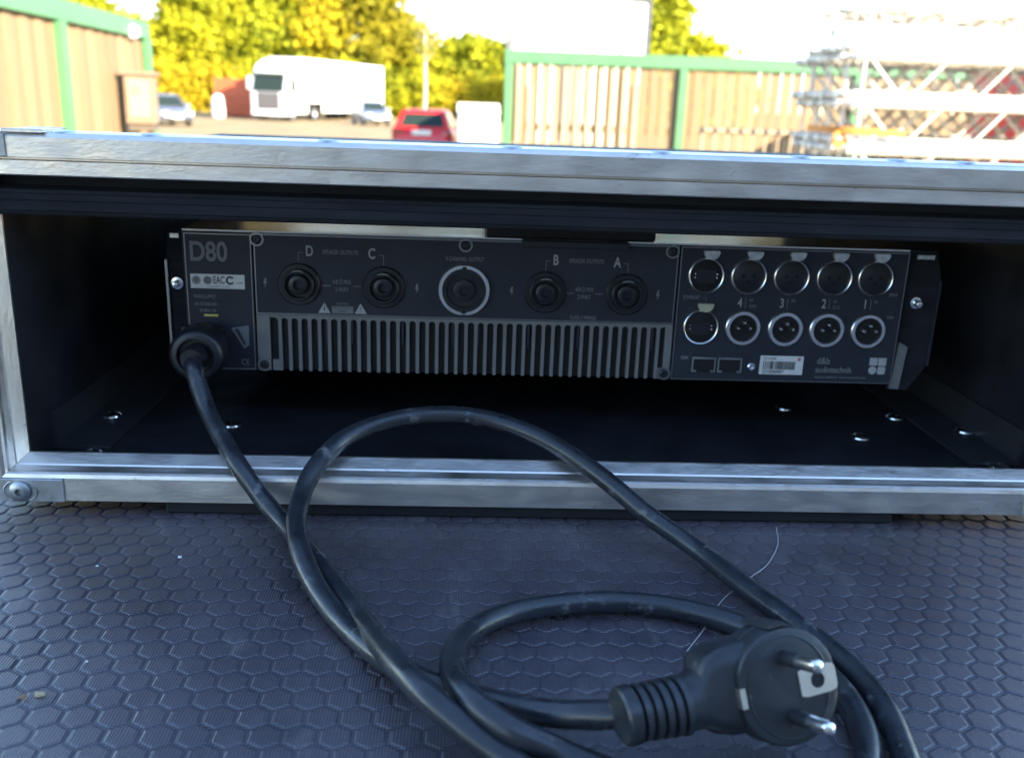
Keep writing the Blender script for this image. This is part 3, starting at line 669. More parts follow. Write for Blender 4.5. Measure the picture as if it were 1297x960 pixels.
# corner brackets with dished rivets
def rivet(parent, x, y, z, axis, r, m_=None, hole=True):
    bm = B(); lathe(bm, (x, y, z), axis, [(0, r), (r * .25, r), (r * .42, r * .8), (r * .5, r * .5), (r * .5, r * .36)] + ([(r * .1, r * .3), (r * .1, 0)] if hole else [(r * .52, 0)]), 20); return obj('rivet', bm, m_ or M['steel_dull'], parent, True)
for s in (-1, 1):
    bm = B(); box(bm, s * .262, s * .3062, -.0013, -.0002, Z0 + .0002, Z0 + .0122, .0004); k_ = obj('corner_bracket', bm, M['alu_dark'], fc)
    rivet(k_, s * .2835, -.0013, .0138, (0, -1, 0), .0056)
    for q in (-1, 1):
        bm = B(); tube(bm, [(s * .2835 + q * .0085 * math.cos(a), -.0014, .0138 + .0062 * math.sin(a)) for a in [R(-60 + 12 * i) for i in range(11)]] if q > 0 else [(s * .2835 - .0085 * math.cos(a), -.0014, .0138 + .0062 * math.sin(a)) for a in [R(-60 + 12 * i) for i in range(11)]], .0005, 6); obj('dimple', bm, M['alu_dark'], k_, True)
    bm = B(); box(bm, s * .272, s * .3062, -.0013, -.0002, .1866, .1972, .0004); k_ = obj('corner_bracket', bm, M['alu_dark'], fc)
    rivet(k_, s * .291, -.0013, .1918, (0, -1, 0), .005)
    bm = B(); box(bm, s * .2535, s * .2715, -.0012, .026, .1979, .1990, .0005, 2); obj('bracket_tab', bm, M['alu'], fc)
for x in (-.2465, -.205, -.12, -.03, .045, .115, .165, .2, .2485):
    bm = B(); lathe(bm, (x, .008, .1977), (0, 0, 1), [(0, .0058), (.0006, .0056), (.0011, .0038), (.0012, 0)], 20); obj('rivet', bm, M['steel_dull'], fc, True)
for x, y in ((-.2616, .038), (-.2718, .0982), (-.1959, .0908), (.2705, .0418), (.2795, .1003), (.2464, .1316), (.2055, .0901), (.174, .1475)):
    bm = B(); lathe(bm, (x, y, .0220 if abs(x) > .255 and y > .05 else .0200), (0, 0, 1), [(0, .0060), (.0009, .0057), (.0020, .0040), (.0024, .0015), (.0020, .0010), (.0020, 0)], 20); obj('floor_screw', bm, M['steel'], fc, True)
for s in (-1, 1):
    bm = B(); box(bm, s * .2535, s * .2848, .045, .46, .0202, .0220); box(bm, s * .2826, s * .2848, .045, .46, .0221, .0420); obj('rack_rail', bm, M['rail'], fc)
# loose ceiling stud
bm = B(); lathe(bm, (-.262, .05, .168), (0, 0, -1), [(0, .004), (.006, .0035), (.0075, 0)], 12); obj('stud', bm, M['plastic'], fc, True)

# ------------------------------------------------------------------ amplifier
am = thing('power_amplifier', 'dark rack power amplifier with sockets and vent slots inside the road case', 'amplifier', (0, .0862, .0573))
AW = .2175
def ax(x): return -AW + x / 1000.0
def az(z): return z / 1000.0
bm = B(); box(bm, -AW, AW, .0020, .42, .0005, .0835); box(bm, -AW - .0, AW, .42, .422, .0005, .0835); obj('chassis', bm, M['amp'], am)
bm = B(); box(bm, -AW, AW, .0010, .425, .0837, .0847); obj('top_cover', bm, M['amptop'], am)
bm = B(); box(bm, ax(178), ax(279), .0015, .30, .0849, .0935, .0008); obj('cover_plate', bm, M['blackply'], am)
bm = B(); box(bm, ax(199), ax(263), -.0045, .0012, .0803, .0845, .0005); obj('plate_lip', bm, M['amp'], am)
bm = B(); box(bm, -.2846, .2846, .423, .4265, -.0368, .0870); obj('front_panel', bm, M['amp'], am)
def plate(name, x0, x1, z0, z1, m_=None, y=-.0002, th=.0020):
    bm = B(); box(bm, ax(x0), ax(x1), y, y + th, az(z0), az(z1)); return obj(name, bm, m_ or M['amp'], am)
def edge(par, x0, x1, z0, z1, wd=.55):
    bm = B()
    for a in ((x0, x1, z1 - wd, z1), (x0, x1, z0, z0 + wd), (x0, x0 + wd, z0 + wd, z1 - wd), (x1 - wd, x1, z0 + wd, z1 - wd)):
        box(bm, ax(a[0]), ax(a[1]), -.0007, -.00021, az(a[2]), az(a[3]))
    return obj('plate_edge', bm, M['ampedge'], par)
p1 = plate('mains_plate', 0, 40.3, .2, 83.6); edge(p1, 1.2, 39.7, .6, 82.6, .45)
p2 = plate('output_plate', 41.2, 293.6, 35.3, 83.6); edge(p2, 41.4, 293.3, 35.5, 83.2, .6)
p3 = plate('input_plate', 294.6, 435, .2, 83.6); edge(p3, 294.9, 434.6, .4, 83.0, .5)
# vent grille
VG = M['grille']
bm = B(); box(bm, ax(41.2), ax(48.9), -.0002, .0018, az(.3), az(35.0)); obj('grille_end', bm, VG, am)
bm = B(); box(bm, ax(289.3), ax(293.6), -.0002, .0018, az(.3), az(35.0)); obj('grille_end', bm, VG, am)
bm = B(); box(bm, ax(49.1), ax(289.1), -.0002, .0018, az(33.4), az(35.0)); obj('grille_bar', bm, VG, am)
SP = 5.85; fm = None
poly = [(-1.0, .3), (1.0, .3), (1.0, 31.2)]
poly += [(1.0 + 1.92 * (1 - math.cos(R(q))), 31.2 + 1.92 * math.sin(R(q))) for q in (20, 40, 60, 80, 90)] + [(2.92, 33.39), (-2.92, 33.39)]
poly += [(-1.0 - 1.92 * (1 - math.cos(R(q))), 31.2 + 1.92 * math.sin(R(q))) for q in (90, 80, 60, 40, 20)] + [(-1.0, 31.2)]
for k in range(40):
    x = 54.9 + k * (285.0 - 54.9) / 39
    if fm is None:
        bm = B(); prism(bm, poly, lambda u, v, t: (u / 1000, t, v / 1000), -.0002, .0018); o = obj('vent_fin', bm, VG, am); fm = o.data
    else: o = obj('vent_fin', fm, None, am)
    o.location = (ax(x), 0, 0)
for x0, x1 in ((50, 53.8), (286.1, 289.2)):
    bm = B(); box(bm, ax(x0), ax(x1), .0, .0018, az(.3), az(7)); obj('grille_end', bm, VG, am)
bm = B(); box(bm, ax(49), ax(289.2), .0019, .00195, .0006, az(34.5)); obj('vent_cavity', bm, M['void'], am)
for k in range(14):
    x = 82 + k * 15.3; bm = B(); box(bm, ax(x), ax(x + 1.2), .0004, .0017, az(18), az(33.0)); obj('heatsink_fin', bm, M['amp'], am)
def disc_screw(x, z, r=2.6, m_=None):
    bm = B(); lathe(bm, (ax(x), -.0002, az(z)), (0, -1, 0), [(0, r / 1000), (.0008, r / 1000), (.0013, r * .75 / 1000), (.0013, r * .4 / 1000), (.0004, r * .35 / 1000), (.0004, 0)], 16); return obj('screw', bm, m_ or M['plastic'], am, True)
for x, z in ((43.2, 80), (165.7, 80), (289.6, 79.8), (44.9, 3.9), (290.3, 3.9)):
    bm = B(); lathe(bm, (ax(x), -.0002, az(z)), (0, -1, 0), [(0, .0041), (.0006, .0041), (.0006, .0032), (0, .0032)], 20, False); obj('screw_ring', bm, M['ampedge'], am)
    disc_screw(x, z)
disc_screw(344.9, 9.4, 2.6, M['steel'])
def socket(name, x, z, prof, m_, parent=None, n=32, y0=-.0002):
    bm = B(); lathe(bm, (ax(x), y0, az(z)), (0, -1, 0), [(t / 1000, r / 1000) for t, r in prof], n, False); return obj(name, bm, m_, parent or am, True)
MARK = M['printdim']
for x, z in ((67.2, 54), (117.2, 53.5), (213.9, 53.2), (263.3, 53.1)):
    s = socket('speaker_socket', x, z, [(0, 12.6), (1.2, 12.6), (1.8, 12.0), (1.8, 9.6), (4.2, 9.4), (4.6, 8.9), (4.6, 7.9), (.4, 7.7), (.3, 5.9), (3.6, 5.7), (3.9, 5.2), (3.9, 3.0), (1.0, 2.8), (1.0, 0)], M['plastic'])
    bm = B(); prism(bm, ring_poly(0, 0, 9.2, 8, R(68), R(112)) + ring_poly(0, 0, 8.4, 8, R(112), R(68)), lambda u, v, t: (ax(x + u), t, az(z + v)), -.0055, -.0049); obj('index_mark', bm, MARK, s)
s = socket('multipin_socket', 165.3, 53.2, [(0, 13.2), (2.0, 13.0), (2.0, 10.8), (.6, 10.6), (.4, 6.5), (3.0, 6.3), (3.2, 5.6), (3.2, 3.0), (1.0, 2.8), (1.0, 0)], M['plastic'])
for a0, a1 in ((R(95.5), R(264.5)), (R(-84.5), R(84.5))):
    bm = B(); prism(bm, ring_poly(0, 0, 15.1, 28, a0, a1) + ring_poly(0, 0, 13.2, 28, a1, a0), lambda u, v, t: (ax(165.3 + u), t, az(53.2 + v)), -.0030, -.0003); obj('metal_ring', bm, M['chrome'], s)
bm = B(); lathe(bm, (ax(165.3), -.0002, az(53.2)), (0, -1, 0), [(0, .0153), (.0020, .0152), (.0024, .0148), (.0024, .0142), (.0003, .0141)], 48, False); obj('metal_ring', bm, M['chrome'], s, True)
def tab(x, z, m_=None):
    pl_ = [(-5.0, 1.8), (-4.4, 2.6), (4.4, 2.6), (5.0, 1.8), (4.3, -.4), (2.6, -2.2), (0, -2.7), (-2.6, -2.2), (-4.3, -.4)]
    bm = B(); prism(bm, pl_, lambda u, v, t: (ax(x + u), t, az(z + v)), -.0026, -.0003); return bm
def xlr_f(x, z, tx, tz, eth=False, tm=None):
    s = socket('data_socket' if eth else 'female_socket', x, z, [(0, 10.9), (1.6, 10.8), (1.9, 10.4), (1.6, 9.9), (.6, 9.8)], M['chrome'])
    socket('socket_core', x, z, [(.5, 9.8), (.9, 9.2), (.9, 0)], M['plastic'] if not eth else M['void'], s)
    obj('release_tab', tab(tx, tz), tm or M['tab'], s)
    if eth:
        for q in (-1, 1):
            for v in (-1.3, .9):
                bm = B(); box(bm, ax(x + q * 6.6 - .45), ax(x + q * 6.6 + .45), -.0018, -.0012, az(z - .5 + v), az(z + .8 + v), .0002); obj('contact_lug', bm, M['steel'], s)
        bm = B(); box(bm, ax(x - 5.6), ax(x + 5.6), -.0015, -.00115, az(z - 4.5), az(z + 3.2)); obj('jack_opening', bm, M['plastic'], s)
    else:
        for q, v in ((-3.3, .3), (3.3, .3), (0, -3.4)): socket('pin_hole', x + q, z + v, [(.95, 1.25), (1.15, 1.25), (1.2, 0)], M['void'], s, 12)
xlr_f(311.0, 66.0, 313.1, 78.6, True); xlr_f(310.6, 34.1, 312.4, 46.4, True, mat('yellowish_tab', (.62, .58, .40), .35, .6))
for x, tx, v in ((337.1, 339.5, 0), (363.3, 365.6, .25), (389.7, 391.8, .5), (415.2, 417.1, .75)): xlr_f(x, 66.2 + v, tx, 78.9 + v)
for x in (336.9, 363.4, 389.3, 415.4):
    z = 34.1
    s = socket('male_socket', x, z, [(0, 11.0), (1.2, 10.9), (1.7, 10.4), (1.7, 8.5), (.2, 8.3)], M['chrome'])
    socket('socket_core', x, z, [(.2, 8.3), (.25, 0)], M['void'], s)
    for q, v in ((-3.6, .6), (3.6, .6), (0, 4.0)):
        bm = B(); lathe(bm, (ax(x + q), -.0003, az(z + v)), (0, -1, 0), [(0, .0011), (.004, .0011), (.0048, .0006), (.0049, 0)], 12); obj('contact_pin', bm, M['steel'], s, True)
for x0, x1 in ((307.2, 322.2), (323.4, 338.6)):
    bm = B(); z0, z1 = 5.6, 15.0
    for a in ((x0, x1, z1 - 1, z1), (x0, x0 + 1, z0, z1 - 1), (x1 - 1, x1, z0, z1 - 1), (x0 + 1, x0 + 3, z0, z0 + 1.2), (x1 - 3, x1 - 1, z0, z0 + 1.2)): box(bm, ax(a[0]), ax(a[1]), -.0014, -.0003, az(a[2]), az(a[3]))
    s = obj('network_jack', bm, M['steel_dull'], am)
    bm = B(); box(bm, ax(x0 + 1.05), ax(x1 - 1.05), -.0008, -.0003, az(z0), az(z1 - 1.05)); obj('jack_opening', bm, M['void'], s)
# lettering
def text(body, x, z, h, m_=None, par=None, sxx=.82, align='CENTER', y=-.00055, name='lettering', bold=0.0):
    cu = bpy.data.curves.new('t', 'FONT'); cu.body = body; cu.size = h / 1000 / .70; cu.align_x = align; cu.align_y = 'CENTER'; cu.extrude = .00004; cu.offset = bold / 1000
    to = bpy.data.objects.new('t', cu); col.objects.link(to); bpy.context.view_layer.update()
    me = bpy.data.meshes.new_from_object(to.evaluated_get(bpy.context.evaluated_depsgraph_get())); bpy.data.objects.remove(to)
    me.name = name; me.materials.clear(); me.materials.append(m_ or M['print'])
    o = obj(name, me, None, par or am); o.location = (ax(x), y, az(z)); o.rotation_euler = (R(90), 0, 0); o.scale = (sxx, 1, 1); return o
PD = mat('faint_print', (.20, .20, .205), .6)
text('D80', 3.6, 71.4, 11.2, M['printdim'], None, .80, 'LEFT', bold=.35)
for c, x, z in (('D', 73.7, 73.7), ('C', 110.3, 73.1), ('B', 219.6, 72.5), ('A', 256.7, 72.1)): text(c, x, z, 6.0, M['print'], None, .72, bold=.15)
for x, z in ((91.8, 73.5), (238.1, 72.4)): text('SPEAKER OUTPUTS', x, z, 2.6, PD, None, .66)
text('4 CHANNEL OUTPUT', 165.4, 71.6, 2.5, PD, None, .66)
text('CLASS 2 WIRING', 237.8, 37.9, 2.3, PD, None, .66)
for x, z in ((92.4, 53.6), (237.8, 53.0)):
    text('4/8 Ω MIX', x, z + 2.2, 2.7, PD, None, .66); text('2-WAY', x, z - 2.3, 2.7, PD, None, .66)
    for q in (-1, 1):
        bm = B(); box(bm, ax(x + q * 6.5), ax(x + q * 11.5), -.0006, -.00045, az(z - .25), az(z + .1)); obj('print_line', bm, PD, am)
def bars(pts, m_, name='print_line', wd=.3):
    bm = B()
    for (x0, z0), (x1, z1) in pts: box(bm, ax(min(x0, x1) - wd / 2), ax(max(x0, x1) + wd / 2), -.0006, -.00045, az(min(z0, z1) - wd / 2), az(max(z0, z1) + wd / 2))
    return obj(name, bm, m_, am)
for x, z, q in ((67.2, 73, 1), (117.2, 72.5, -1), (213.9, 72.2, 1), (263.3, 71.7, -1)):
    bars([((x, z), (x + q * 2.4, z)), ((x, z - .3), (x, z - 6))], PD)
bolt = [(-.2, 2.8), (.9, 2.8), (.2, .6), (1.1, .6), (-.2, -2.8), (-.1, -.4), (-1.0, -.4)]
for x, z in ((47.2, 54.3), (137, 53.2), (193.8, 53.1), (282.6, 53.1)):
    bm = B(); prism(bm, bolt, lambda u, v, t: (ax(x + u), t, az(z + v)), -.0006, -.00045); obj('bolt_symbol', bm, PD, am)
for x, ch in ((81.8, 'bolt'), (103.4, '!')):
    bm = B(); prism(bm, [(-3.6, -3.1), (3.6, -3.1), (0, 3.2)], lambda u, v, t: (ax(x + u), t, az(40.0 + v)), -.0006, -.00045); s = obj('warning_triangle', bm, M['print'], am)
    if ch == '!': text('!', x, 39.3, 3.4, M['ink'], s, .8, y=-.00066)
    else:
        bm = B(); prism(bm, bolt, lambda u, v, t: (ax(x + u * .6), t, az(39.2 + v * .6)), -.00075, -.00062); obj('bolt_symbol', bm, M['ink'], s)
bm = B(); box(bm, ax(86.3), ax(98.9), -.0006, -.00045, az(36.9), az(41.2)); s = obj('warning_panel', bm, M['printdim'], am)
text('RISK OF HAZARDOUS', 92.6, 40.1, 1.1, M['ink'], s, .7, y=-.00066); text('ENERGY', 92.6, 38.2, 1.2, M['ink'], s, .7, y=-.00066); text('CAUTION', 92.6, 42.7, 1.3, PD, None, .8)
bm = B(); box(bm, ax(3.6), ax(35.2), -.0006, -.0003, az(50.0), az(58.6), .0002); s = obj('approval_label', bm, M['label'], am)
for cx in (7.0, 13.6):
    bm = B(); prism(bm, ring_poly(cx, 54.9, 2.5, 20), lambda u, v, t: (ax(u), t, az(v)), -.00075, -.00062); o = obj('approval_mark', bm, PD if cx < 10 else M['printdim'], s)
text('V', 7.0, 54.9, 2.6, M['ink'], s, .8, y=-.0008); text('C', 13.6, 54.9, 3.0, M['ink'], s, .8, y=-.0008)
text('EAC', 20.2, 55.0, 4.2, M['ink'], s, .62, y=-.00066, bold=.1)
bm = B(); prism(bm, ring_poly(26.8, 55.1, 2.6, 20, R(35), R(325)) + ring_poly(26.8, 55.1, 1.4, 20, R(325), R(35)), lambda u, v, t: (ax(u), t, az(v)), -.00075, -.00062); obj('approval_mark', bm, M['ink'], s)
text('N12540', 32.4, 53.6, 1.1, M['ink'], s, .7, y=-.00066); text('CONFORMS TO UL 60065', 20.0, 51.2, .9, M['printdim'], s, .9, y=-.00066)
text('MAINS SUPPLY', 5.0, 45.0, 2.1, PD, None, .66, 'LEFT'); text('100-127/208-240V~', 4.8, 40.4, 1.9, PD, None, .66, 'LEFT'); text('50-60Hz 16A', 8, 36.6, 1.9, PD, None, .66, 'LEFT')
bm = B(); box(bm, ax(10.4), ax(18.6), -.0007, -.0003, az(33.1), az(34.3)); obj('fuse_mark', bm, M['yellow'], am)
bm = B(); prism(bm, [(26.0, 26.2), (36.4, 28.0), (36.2, 16.0), (33.2, 13.6)], lambda u, v, t: (ax(u), t, az(v)), -.0006, -.0003); s = obj('hazard_sticker', bm, M['printdim'], am)
bm = B(); prism(bm, [(27.8, 25.6), (30.2, 25.9), (34.4, 16.6), (33.4, 15.6)], lambda u, v, t: (ax(u), t, az(v)), -.00075, -.00062); obj('sticker_print', bm, M['ink'], s)
text('CE', 33.5, 5.0, 3.6, M['printdim'], None, .8)
for c, x, z, a, b_ in (('4', 333.5, 49.6, 'A4', 'D3/4'), ('3', 359.5, 49.9, 'A3', ''), ('2', 385.6, 50.3, 'A2', 'D1/2'), ('1', 411.4, 50.6, 'A1', '')):
    text(c, x, z, 5.6, M['print'], None, .72, bold=.1); bars([((x + 3.4, z - 3), (x + 3.4, z + 3))], PD, wd=.25)
    text(a, x + 6.8, z + 1.9, 2.1, PD, None, .7)
    if b_: text(b_, x + 8, z - 1.9, 2.1, PD, None, .7)
text('ETHERNET', 303.5, 52.3, 2.3, PD, None, .66); bars([((310.5, 52.3), (312.4, 52.3)), ((312.4, 52.3), (312.4, 49.5))], PD, wd=.25)
text('INPUT', 428.0, 57.0, 1.9, PD, None, .7); text('LINK', 428.3, 43.0, 1.9, PD, None, .7); text('CAN', 302.4, 14.4, 2.1, M['print'], None, .7)
bm = B(); box(bm, ax(350.1), ax(377.5), -.0006, -.0003, az(4.9), az(16.9), .0002); s = obj('barcode_label', bm, M['label'], am)
text('Z2710.000', 351.6, 15.0, 1.7, M['ink'], s, .8, 'LEFT', y=-.00066); text('Z2710000009071', 352.0, 6.6, 1.9, M['ink'], s, .72, 'LEFT', y=-.00066, bold=.05)
bm = B(); x = 352.2; g = random.Random(5)
while x < 373:
    wd = g.choice((.22, .3, .5, .7)); box(bm, ax(x), ax(x + wd), -.00075, -.00062, az(8.2), az(13.4)); x += wd + g.choice((.25, .35, .6))
obj('barcode_print', bm, M['ink'], s)
bm = B(); prism(bm, ring_poly(374.6, 14.9, 1.1, 12), lambda u, v, t: (ax(u), t, az(v)), -.00075, -.00062); obj('red_stamp', bm, mat('red_ink', (.5, .12, .1), .6), s)
text('d&b', 386, 14.2, 4.2, PD, None, .85, 'LEFT', bold=.02); text('audiotechnik', 385.8, 8.6, 3.9, PD, None, .80, 'LEFT', bold=.02)
text('MADE IN GERMANY  WWW.DBAUDIO.COM', 385.8, 3.7, 1.3, PD, None, .88, 'LEFT')
for dx, dz, rnd in ((0, 5.6, 0), (5.6, 5.6, 0), (0, 0, 1), (5.6, 0, 2)):
    cx, cz = 422.0 + dx, 9.0 + dz
    if rnd == 1: pl_ = ring_poly(cx, cz, 2.55, 24)
    elif rnd == 2: pl_ = [(cx - 2.5, cz - 1.7), (cx - 1.7, cz - 2.5), (cx + 1.7, cz - 2.5), (cx + 2.5, cz - 1.7), (cx + 2.5, cz + 1.7), (cx + 1.7, cz + 2.5), (cx - 1.7, cz + 2.5), (cx - 2.5, cz + 1.7)]
    else: pl_ = [(cx - 2.5, cz - 2.5), (cx + 2.5, cz - 2.5), (cx + 2.5, cz + 2.5), (cx - 2.5, cz + 2.5)]
    bm = B(); prism(bm, pl_, lambda u, v, t: (ax(u), t, az(v)), -.0006, -.00045); obj('emblem_square', bm, M['print'], am)
# rear support brackets
for s in (-1, 1):
    fw_ = 1.0 if s > 0 else .46
    poly_ = [(0, -4.5), (12 * fw_, -4.5), (21.5 * fw_, 10), (23 * fw_, 66), (18 * fw_, 84), (0, 84)]
    bm = B(); prism(bm, poly_, lambda u, v, t: (s * (AW + .0008 + u / 1000), t, az(v)), .004, .006); k_ = obj('rear_bracket', bm, M['foam'], am)
    bm = B(); box(bm, s * (AW + .0222 * fw_), s * (AW + .0222 * fw_ + .0014), .002, .05, az(12), az(66)); obj('bracket_flange', bm, M['ampedge'] if s < 0 else M['amp'], k_)
    bm = B(); lathe(bm, (s * (AW + (.0095 if s > 0 else .0052)), .004, az(52)), (0, -1, 0), [(0, .0036), (.0016, .0036), (.0018, .0022), (.007, .0021), (.0074, .0014), (.0074, 0)], 16); obj('bolt', bm, M['steel'], k_, True)
    bm = B(); box(bm, s * (AW + .0062 * fw_), s * (AW + .017 * fw_), .003, .0035, az(79), az(81.5)); obj('bracket_tab', bm, M['tab'], k_)
bm = B(); v_ = [(435.5, -3), (441.5, -3.5), (443.2, 24), (437.4, 27)]; prism(bm, v_, lambda u, v, t: (ax(u), t, az(v)), .0015, .0035); obj('bracket_foot', bm, M['grille'], am)

# ------------------------------------------------------------------ mains cable
pc = thing('power_cable', 'thick black rubber mains cable coiled on the deck with an angled plug', 'cable', (0, 0, 0))
A_ = [(-0.2036, .049, .0712), (-0.2024, 0.042, 0.0699), (-0.1929, 0.03, 0.0509), (-0.1808, 0.014, 0.0394), (-0.1687, -0.002, 0.0302), (-0.1541, -0.0125, 0.0155), (-0.1375, -0.029, 0.0066), (-0.1147, -0.0691, 0.0063), (-0.0931, -0.1122, 0.0075), (-0.0744, -0.1577, 0.0155), (-0.0614, -0.1815, 0.018), (-0.0473, -0.1928, 0.0125), (-0.032, -0.2025, 0.0072), (-0.0141, -0.2198, 0.0063), (0.015, -0.2396, 0.0063), (0.0507, -0.2413, 0.0063), (0.0753, -0.2251, 0.0063)]
C_ = [(0.0926, -0.1989, 0.0063), (0.0981, -0.1727, 0.0063), (0.0953, -0.1502, 0.0063), (0.0869, -0.132, 0.0063), (0.0718, -0.1147, 0.0063), (0.0505, -0.1021, 0.0063), (0.0231, -0.0958, 0.0063), (-0.0056, -0.0984, 0.0063), (-0.0306, -0.1077, 0.0066), (-0.0476, -0.1266, 0.008), (-0.053, -0.1529, 0.012), (-0.0481, -0.1796, 0.0178), (-0.0339, -0.1954, 0.0155), (-0.0175, -0.1978, 0.0085), (-0.002, -0.2051, 0.0063), (0.0213, -0.2204, 0.0085), (0.0438, -0.2474, 0.0185), (0.0603, -0.2533, 0.009), (0.0834, -0.2445, 0.0063), (0.0989, -0.2216, 0.0063)]
B_ = [(0.1059, -0.1981, 0.0063), (0.11, -0.1702, 0.0063), (0.1065, -0.142, 0.0063), (0.0965, -0.1136, 0.0063), (0.083, -0.0818, 0.0063), (0.0669, -0.0459, 0.0085), (0.0453, -0.028, 0.0178), (0.0247, -0.008, 0.0293), (-0.0013, 0.016, 0.0395), (-0.0317, 0.03, 0.0469), (-0.063, 0.034, 0.0491), (-0.0937, 0.03, 0.0456), (-0.1161, 0.016, 0.0399), (-0.1287, -0.006, 0.031), (-0.133, -0.0277, 0.0205), (-0.1284, -0.0602, 0.0188), (-0.1173, -0.0862, 0.0105), (-0.1014, -0.1126, 0.0063), (-0.084, -0.1366, 0.0063), (-0.064, -0.1561, 0.0063), (-0.0415, -0.1683, 0.0067), (-0.0191, -0.1835, 0.0125), (0.0005, -0.194, 0.0195), (.012, -.1965, .0222)]
bm = B(); tube(bm, smooth_path(catmull(A_ + C_ + B_, 8), 3), lambda q: .0050 * (1 + .012 * math.sin(q * 310) + .012 * math.sin(q * 131)), 18); obj('cable', bm, M['rubber'], pc, True, 80)
# appliance connector
bm = B(); O = Vector((-.2064, .0846, .0728)); axv = Vector((.03, -1, .01))
lathe(bm, O, axv, [(0, .0135), (.006, .0150), (.008, .0158), (.024, .0158), (.026, .0150), (.0275, .0130), (.0275, .0105), (.0235, .0098), (.0235, .0074), (.034, .0070), (.036, .0062), (.036, .003)], 36); obj('appliance_connector', bm, M['plastic'], pc, True, 40)
bm = B(); box(bm, -.222, -.196, .0840, .0856, .0600, .0850, .001); obj('connector_latch', bm, M['plastic'], pc)
# plug: local frame e (right), s (down), a (pin direction)
e_ = Vector((.9556, .2843, .0778)).normalized(); s_v = Vector((.1846, -.3713, -.91)).normalized(); a_ = Vector((.2299, -.8839, .4072)).normalized()
F_ = Vector((.0620, -.1970, .0332)); KS = 1.04
def PW(e, s, a): return F_ + (e_ * e + s_v * s + a_ * a) * (KS / 1000)
def plug_lathe(bm, prof, ce=0, cs=0, n=40, flats=None):
    rings = []
    for a, r in prof:
        ring = []
        for k in range(n):
            t = 2 * math.pi * k / n; ee = ce + r * math.cos(t); ss = cs + r * math.sin(t)
            if flats and abs(ee) > flats: ee = math.copysign(flats, ee)
            ring.append(bm.verts.new(PW(ee, ss, a)))
        rings.append(ring)
    for p, q in zip(rings, rings[1:]):
        for k in range(n): bm.faces.new((p[k], q[k], q[(k + 1) % n], p[(k + 1) % n]))
    bm.faces.new(rings[0]); bm.faces.new(rings[-1]); return bm
bm = B(); plug_lathe(bm, [(-24, 9), (-23, 13), (-20.5, 16.6), (-17, 18.6), (-9, 19.4), (-1.2, 19.0), (-.2, 18.6), (0, 18.0)], flats=17.6)
pb = obj('plug_body', bm, M['plugrub'], pc, True, 40)
# neck: superellipse sections along -e
def sect(e, hs, ha, ca, cs=0, n=24, p=3.2):
    out = []
    for k in range(n):
        t = 2 * math.pi * k / n; c, s = math.cos(t), math.sin(t)
        out.append(PW(e, cs + math.copysign(abs(c) ** (2 / p), c) * hs, ca + math.copysign(abs(s) ** (2 / p), s) * ha))
    return out
bm = B(); loft(bm, [sect(-5, 15.0, 10.6, -12.4, -1.6, p=5), sect(-19.5, 14.4, 10.2, -12.6, -1.8, p=5), sect(-25.5, 12.4, 9.4, -12.6, -1.6, p=4), sect(-28, 9.4, 8.6, -12, -.6, p=3), sect(-34, 8.8, 8.4, -11.2, p=2.0)]); obj('plug_neck', bm, M['plugrub'], pb, True, 40)
bm = B(); secs = []
ee = -33.5
secs.append(sect(ee, 8.6, 8.6, -11.2, p=2))
for k in range(5):
    for de, rr in ((-.3, 9.6), (-2.3, 9.6), (-2.6, 8.0), (-3.6, 8.0)): secs.append(sect(ee + de, rr - .15 * k, rr - .15 * k, -11.2 + .25 * k, -.35 * k, p=2.15))
    ee -= 3.6
for de, rr in ((-.3, 9.5), (-4.0, 9.2), (-4.8, 8.4), (-4.8, 6.0)): secs.append(sect(ee + de, rr, rr, -10, -1.6, p=2.1))
loft(bm, secs); obj('strain_relief', bm, M['plugrub'], pb, True, 30)
bm = B(); n = 48; tube(bm, [PW(18.95 * math.cos(t) if abs(18.95 * math.cos(t)) < 17.6 else math.copysign(17.6, math.cos(t)), 19.35 * math.sin(t), -9) for t in [2 * math.pi * k / n for k in range(n + 1)]], .0004, 6); obj('mould_seam', bm, M['plugrub'], pb, True)
bm = B(); n = 48; tube(bm, [PW(15.2 * math.cos(t), 16.4 * math.sin(t), .05) for t in [2 * math.pi * k / n for k in range(n + 1)]], .00035, 6); obj('face_ridge', bm, M['plugrub'], pb, True)
# finger rib on top of the head and the ring line
bm = B(); secs = [[PW(-3.5 + 7 * u, -19.2 - h_, a) for u, h_ in ((0, 0), (.2, 1.6), (.8, 1.6), (1, 0))] for a in (-.5, -18)]; loft(bm, secs); obj('grip_rib', bm, M['plugrub'], pb)
for k in (-1, 1):
    bm = B()
    O = PW(0, 9.5 * k, -.5)
    lathe(bm, O, a_, [(0, .0026), (.010, .0026)], 20); obj('pin_sleeve', bm, M['plugrub'], pb, True)
    bm = B(); lathe(bm, O + a_ * .010, a_, [(0, .00245), (.0088, .00245), (.0102, .0021), (.0108, .0012), (.0109, 0)], 20); obj('pin', bm, M['brass'], pb, True)
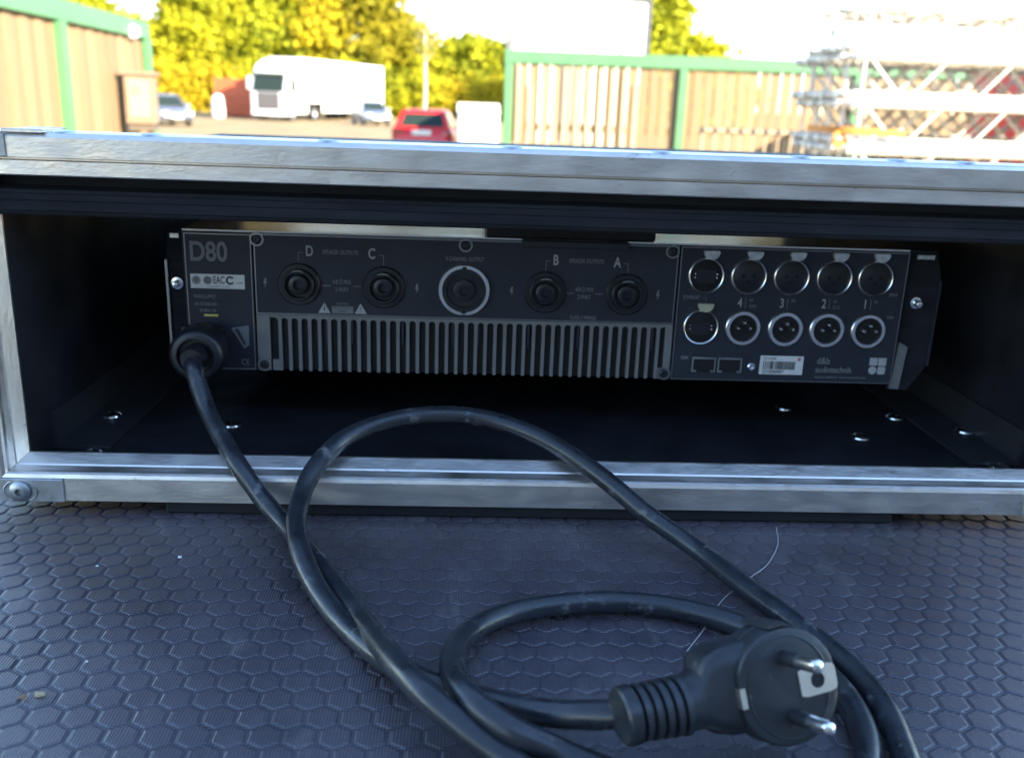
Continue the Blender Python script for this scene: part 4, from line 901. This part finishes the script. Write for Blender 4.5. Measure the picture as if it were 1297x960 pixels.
# earth contacts
bm = B()
def pbox(bm, e0, e1, s0, s1, a0, a1):
    v = [bm.verts.new(PW(e, s, a)) for e in (e0, e1) for s in (s0, s1) for a in (a0, a1)]
    for f in ((0, 1, 3, 2), (4, 6, 7, 5), (0, 4, 5, 1), (2, 3, 7, 6), (0, 2, 6, 4), (1, 5, 7, 3)): bm.faces.new([v[i] for i in f])
pbox(bm, -18.2, -16.2, -3.2, 3.2, -14, .5); obj('earth_contact', bm, M['earth'], pb)
bm = B(); n = 24; hole = ring_poly(10.5, 0, 2.6, n); outer = []
for k in range(n):
    t = 2 * math.pi * k / n; c, s = math.cos(t), math.sin(t); q = 1 / max(abs(c) / 6.8, abs(s) / 4.6); ex = 10.5 + c * q; sz = s * q
    outer.append((ex, sz))
fr = [[bm.verts.new(PW(x, y, a)) for x, y in l] for l, a in ((outer, .1), (outer, .6), (hole, .6), (hole, -.8))]
for p, q in zip(fr, fr[1:]):
    for k in range(n): bm.faces.new((p[k], q[k], q[(k + 1) % n], p[(k + 1) % n]))
pbx = obj('earth_contact', bm, M['earth'], pb)
bm = B(); vv = [bm.verts.new(PW(x, y, .15)) for x, y in ring_poly(10.5, 0, 2.7, n)]; bm.faces.new(vv); obj('earth_hole', bm, M['void'], pbx)
bm = B(); pbox(bm, 17.0, 18.0, -3.2, 3.2, -14, .1); obj('earth_contact', bm, M['earth'], pb)

# ------------------------------------------------------------------ litter on the deck
def flake(x, y, r, h, m_, label, seed):
    g = random.Random(seed); bm = B(); n = 7; lo = []; hi = []
    for k in range(n):
        a = 2 * math.pi * k / n; q = r * g.uniform(.6, 1.1); lo.append(bm.verts.new((x + q * math.cos(a), y + q * .7 * math.sin(a), .0009))); hi.append(bm.verts.new((x + q * .8 * math.cos(a), y + q * .55 * math.sin(a), .0009 + h * g.uniform(.7, 1.2))))
    for k in range(n): bm.faces.new((lo[k], lo[(k + 1) % n], hi[(k + 1) % n], hi[k]))
    bm.faces.new(hi); bm.faces.new(lo[::-1]); tag(obj('debris_flake', bm, m_), label, 'flake')
CHIP = mat('wood_chip', (.42, .30, .18), .8); FL = mat('white_flake', (.7, .7, .68), .6)
flake(-.1876, -.0485, .0014, .0006, FL, 'white paint flake on the deck, nearest the case', 1)
flake(-.2236, -.0583, .0008, .0004, FL, 'tiny white speck on the deck left of the larger white flake', 2)
flake(-.1979, -.1368, .0007, .0004, FL, 'tiny white speck on the deck between the white flake and the wood chips', 3)
flake(-.2065, -.1584, .0026, .0009, CHIP, 'pale wood chip on the deck, larger of the pair', 4)
flake(-.2122, -.1600, .0017, .0008, mat('brown_chip', (.25, .13, .07), .8), 'small brown wood chip beside the larger pale chip', 5)
bm = B(); tube(bm, catmull([(.122, -.0055, .0012), (.1162, -.0265, .0012), (.1039, -.0486, .0012), (.0909, -.0627, .0012), (.0717, -.0841, .0012), (.0577, -.108, .0012), (.0454, -.1266, .0012)], 6), .00022, 6)
tag(obj('thread', bm, mat('pale_thread', (.42, .40, .38), .8)), 'fine pale thread lying on the honeycomb deck under the cable', 'thread')
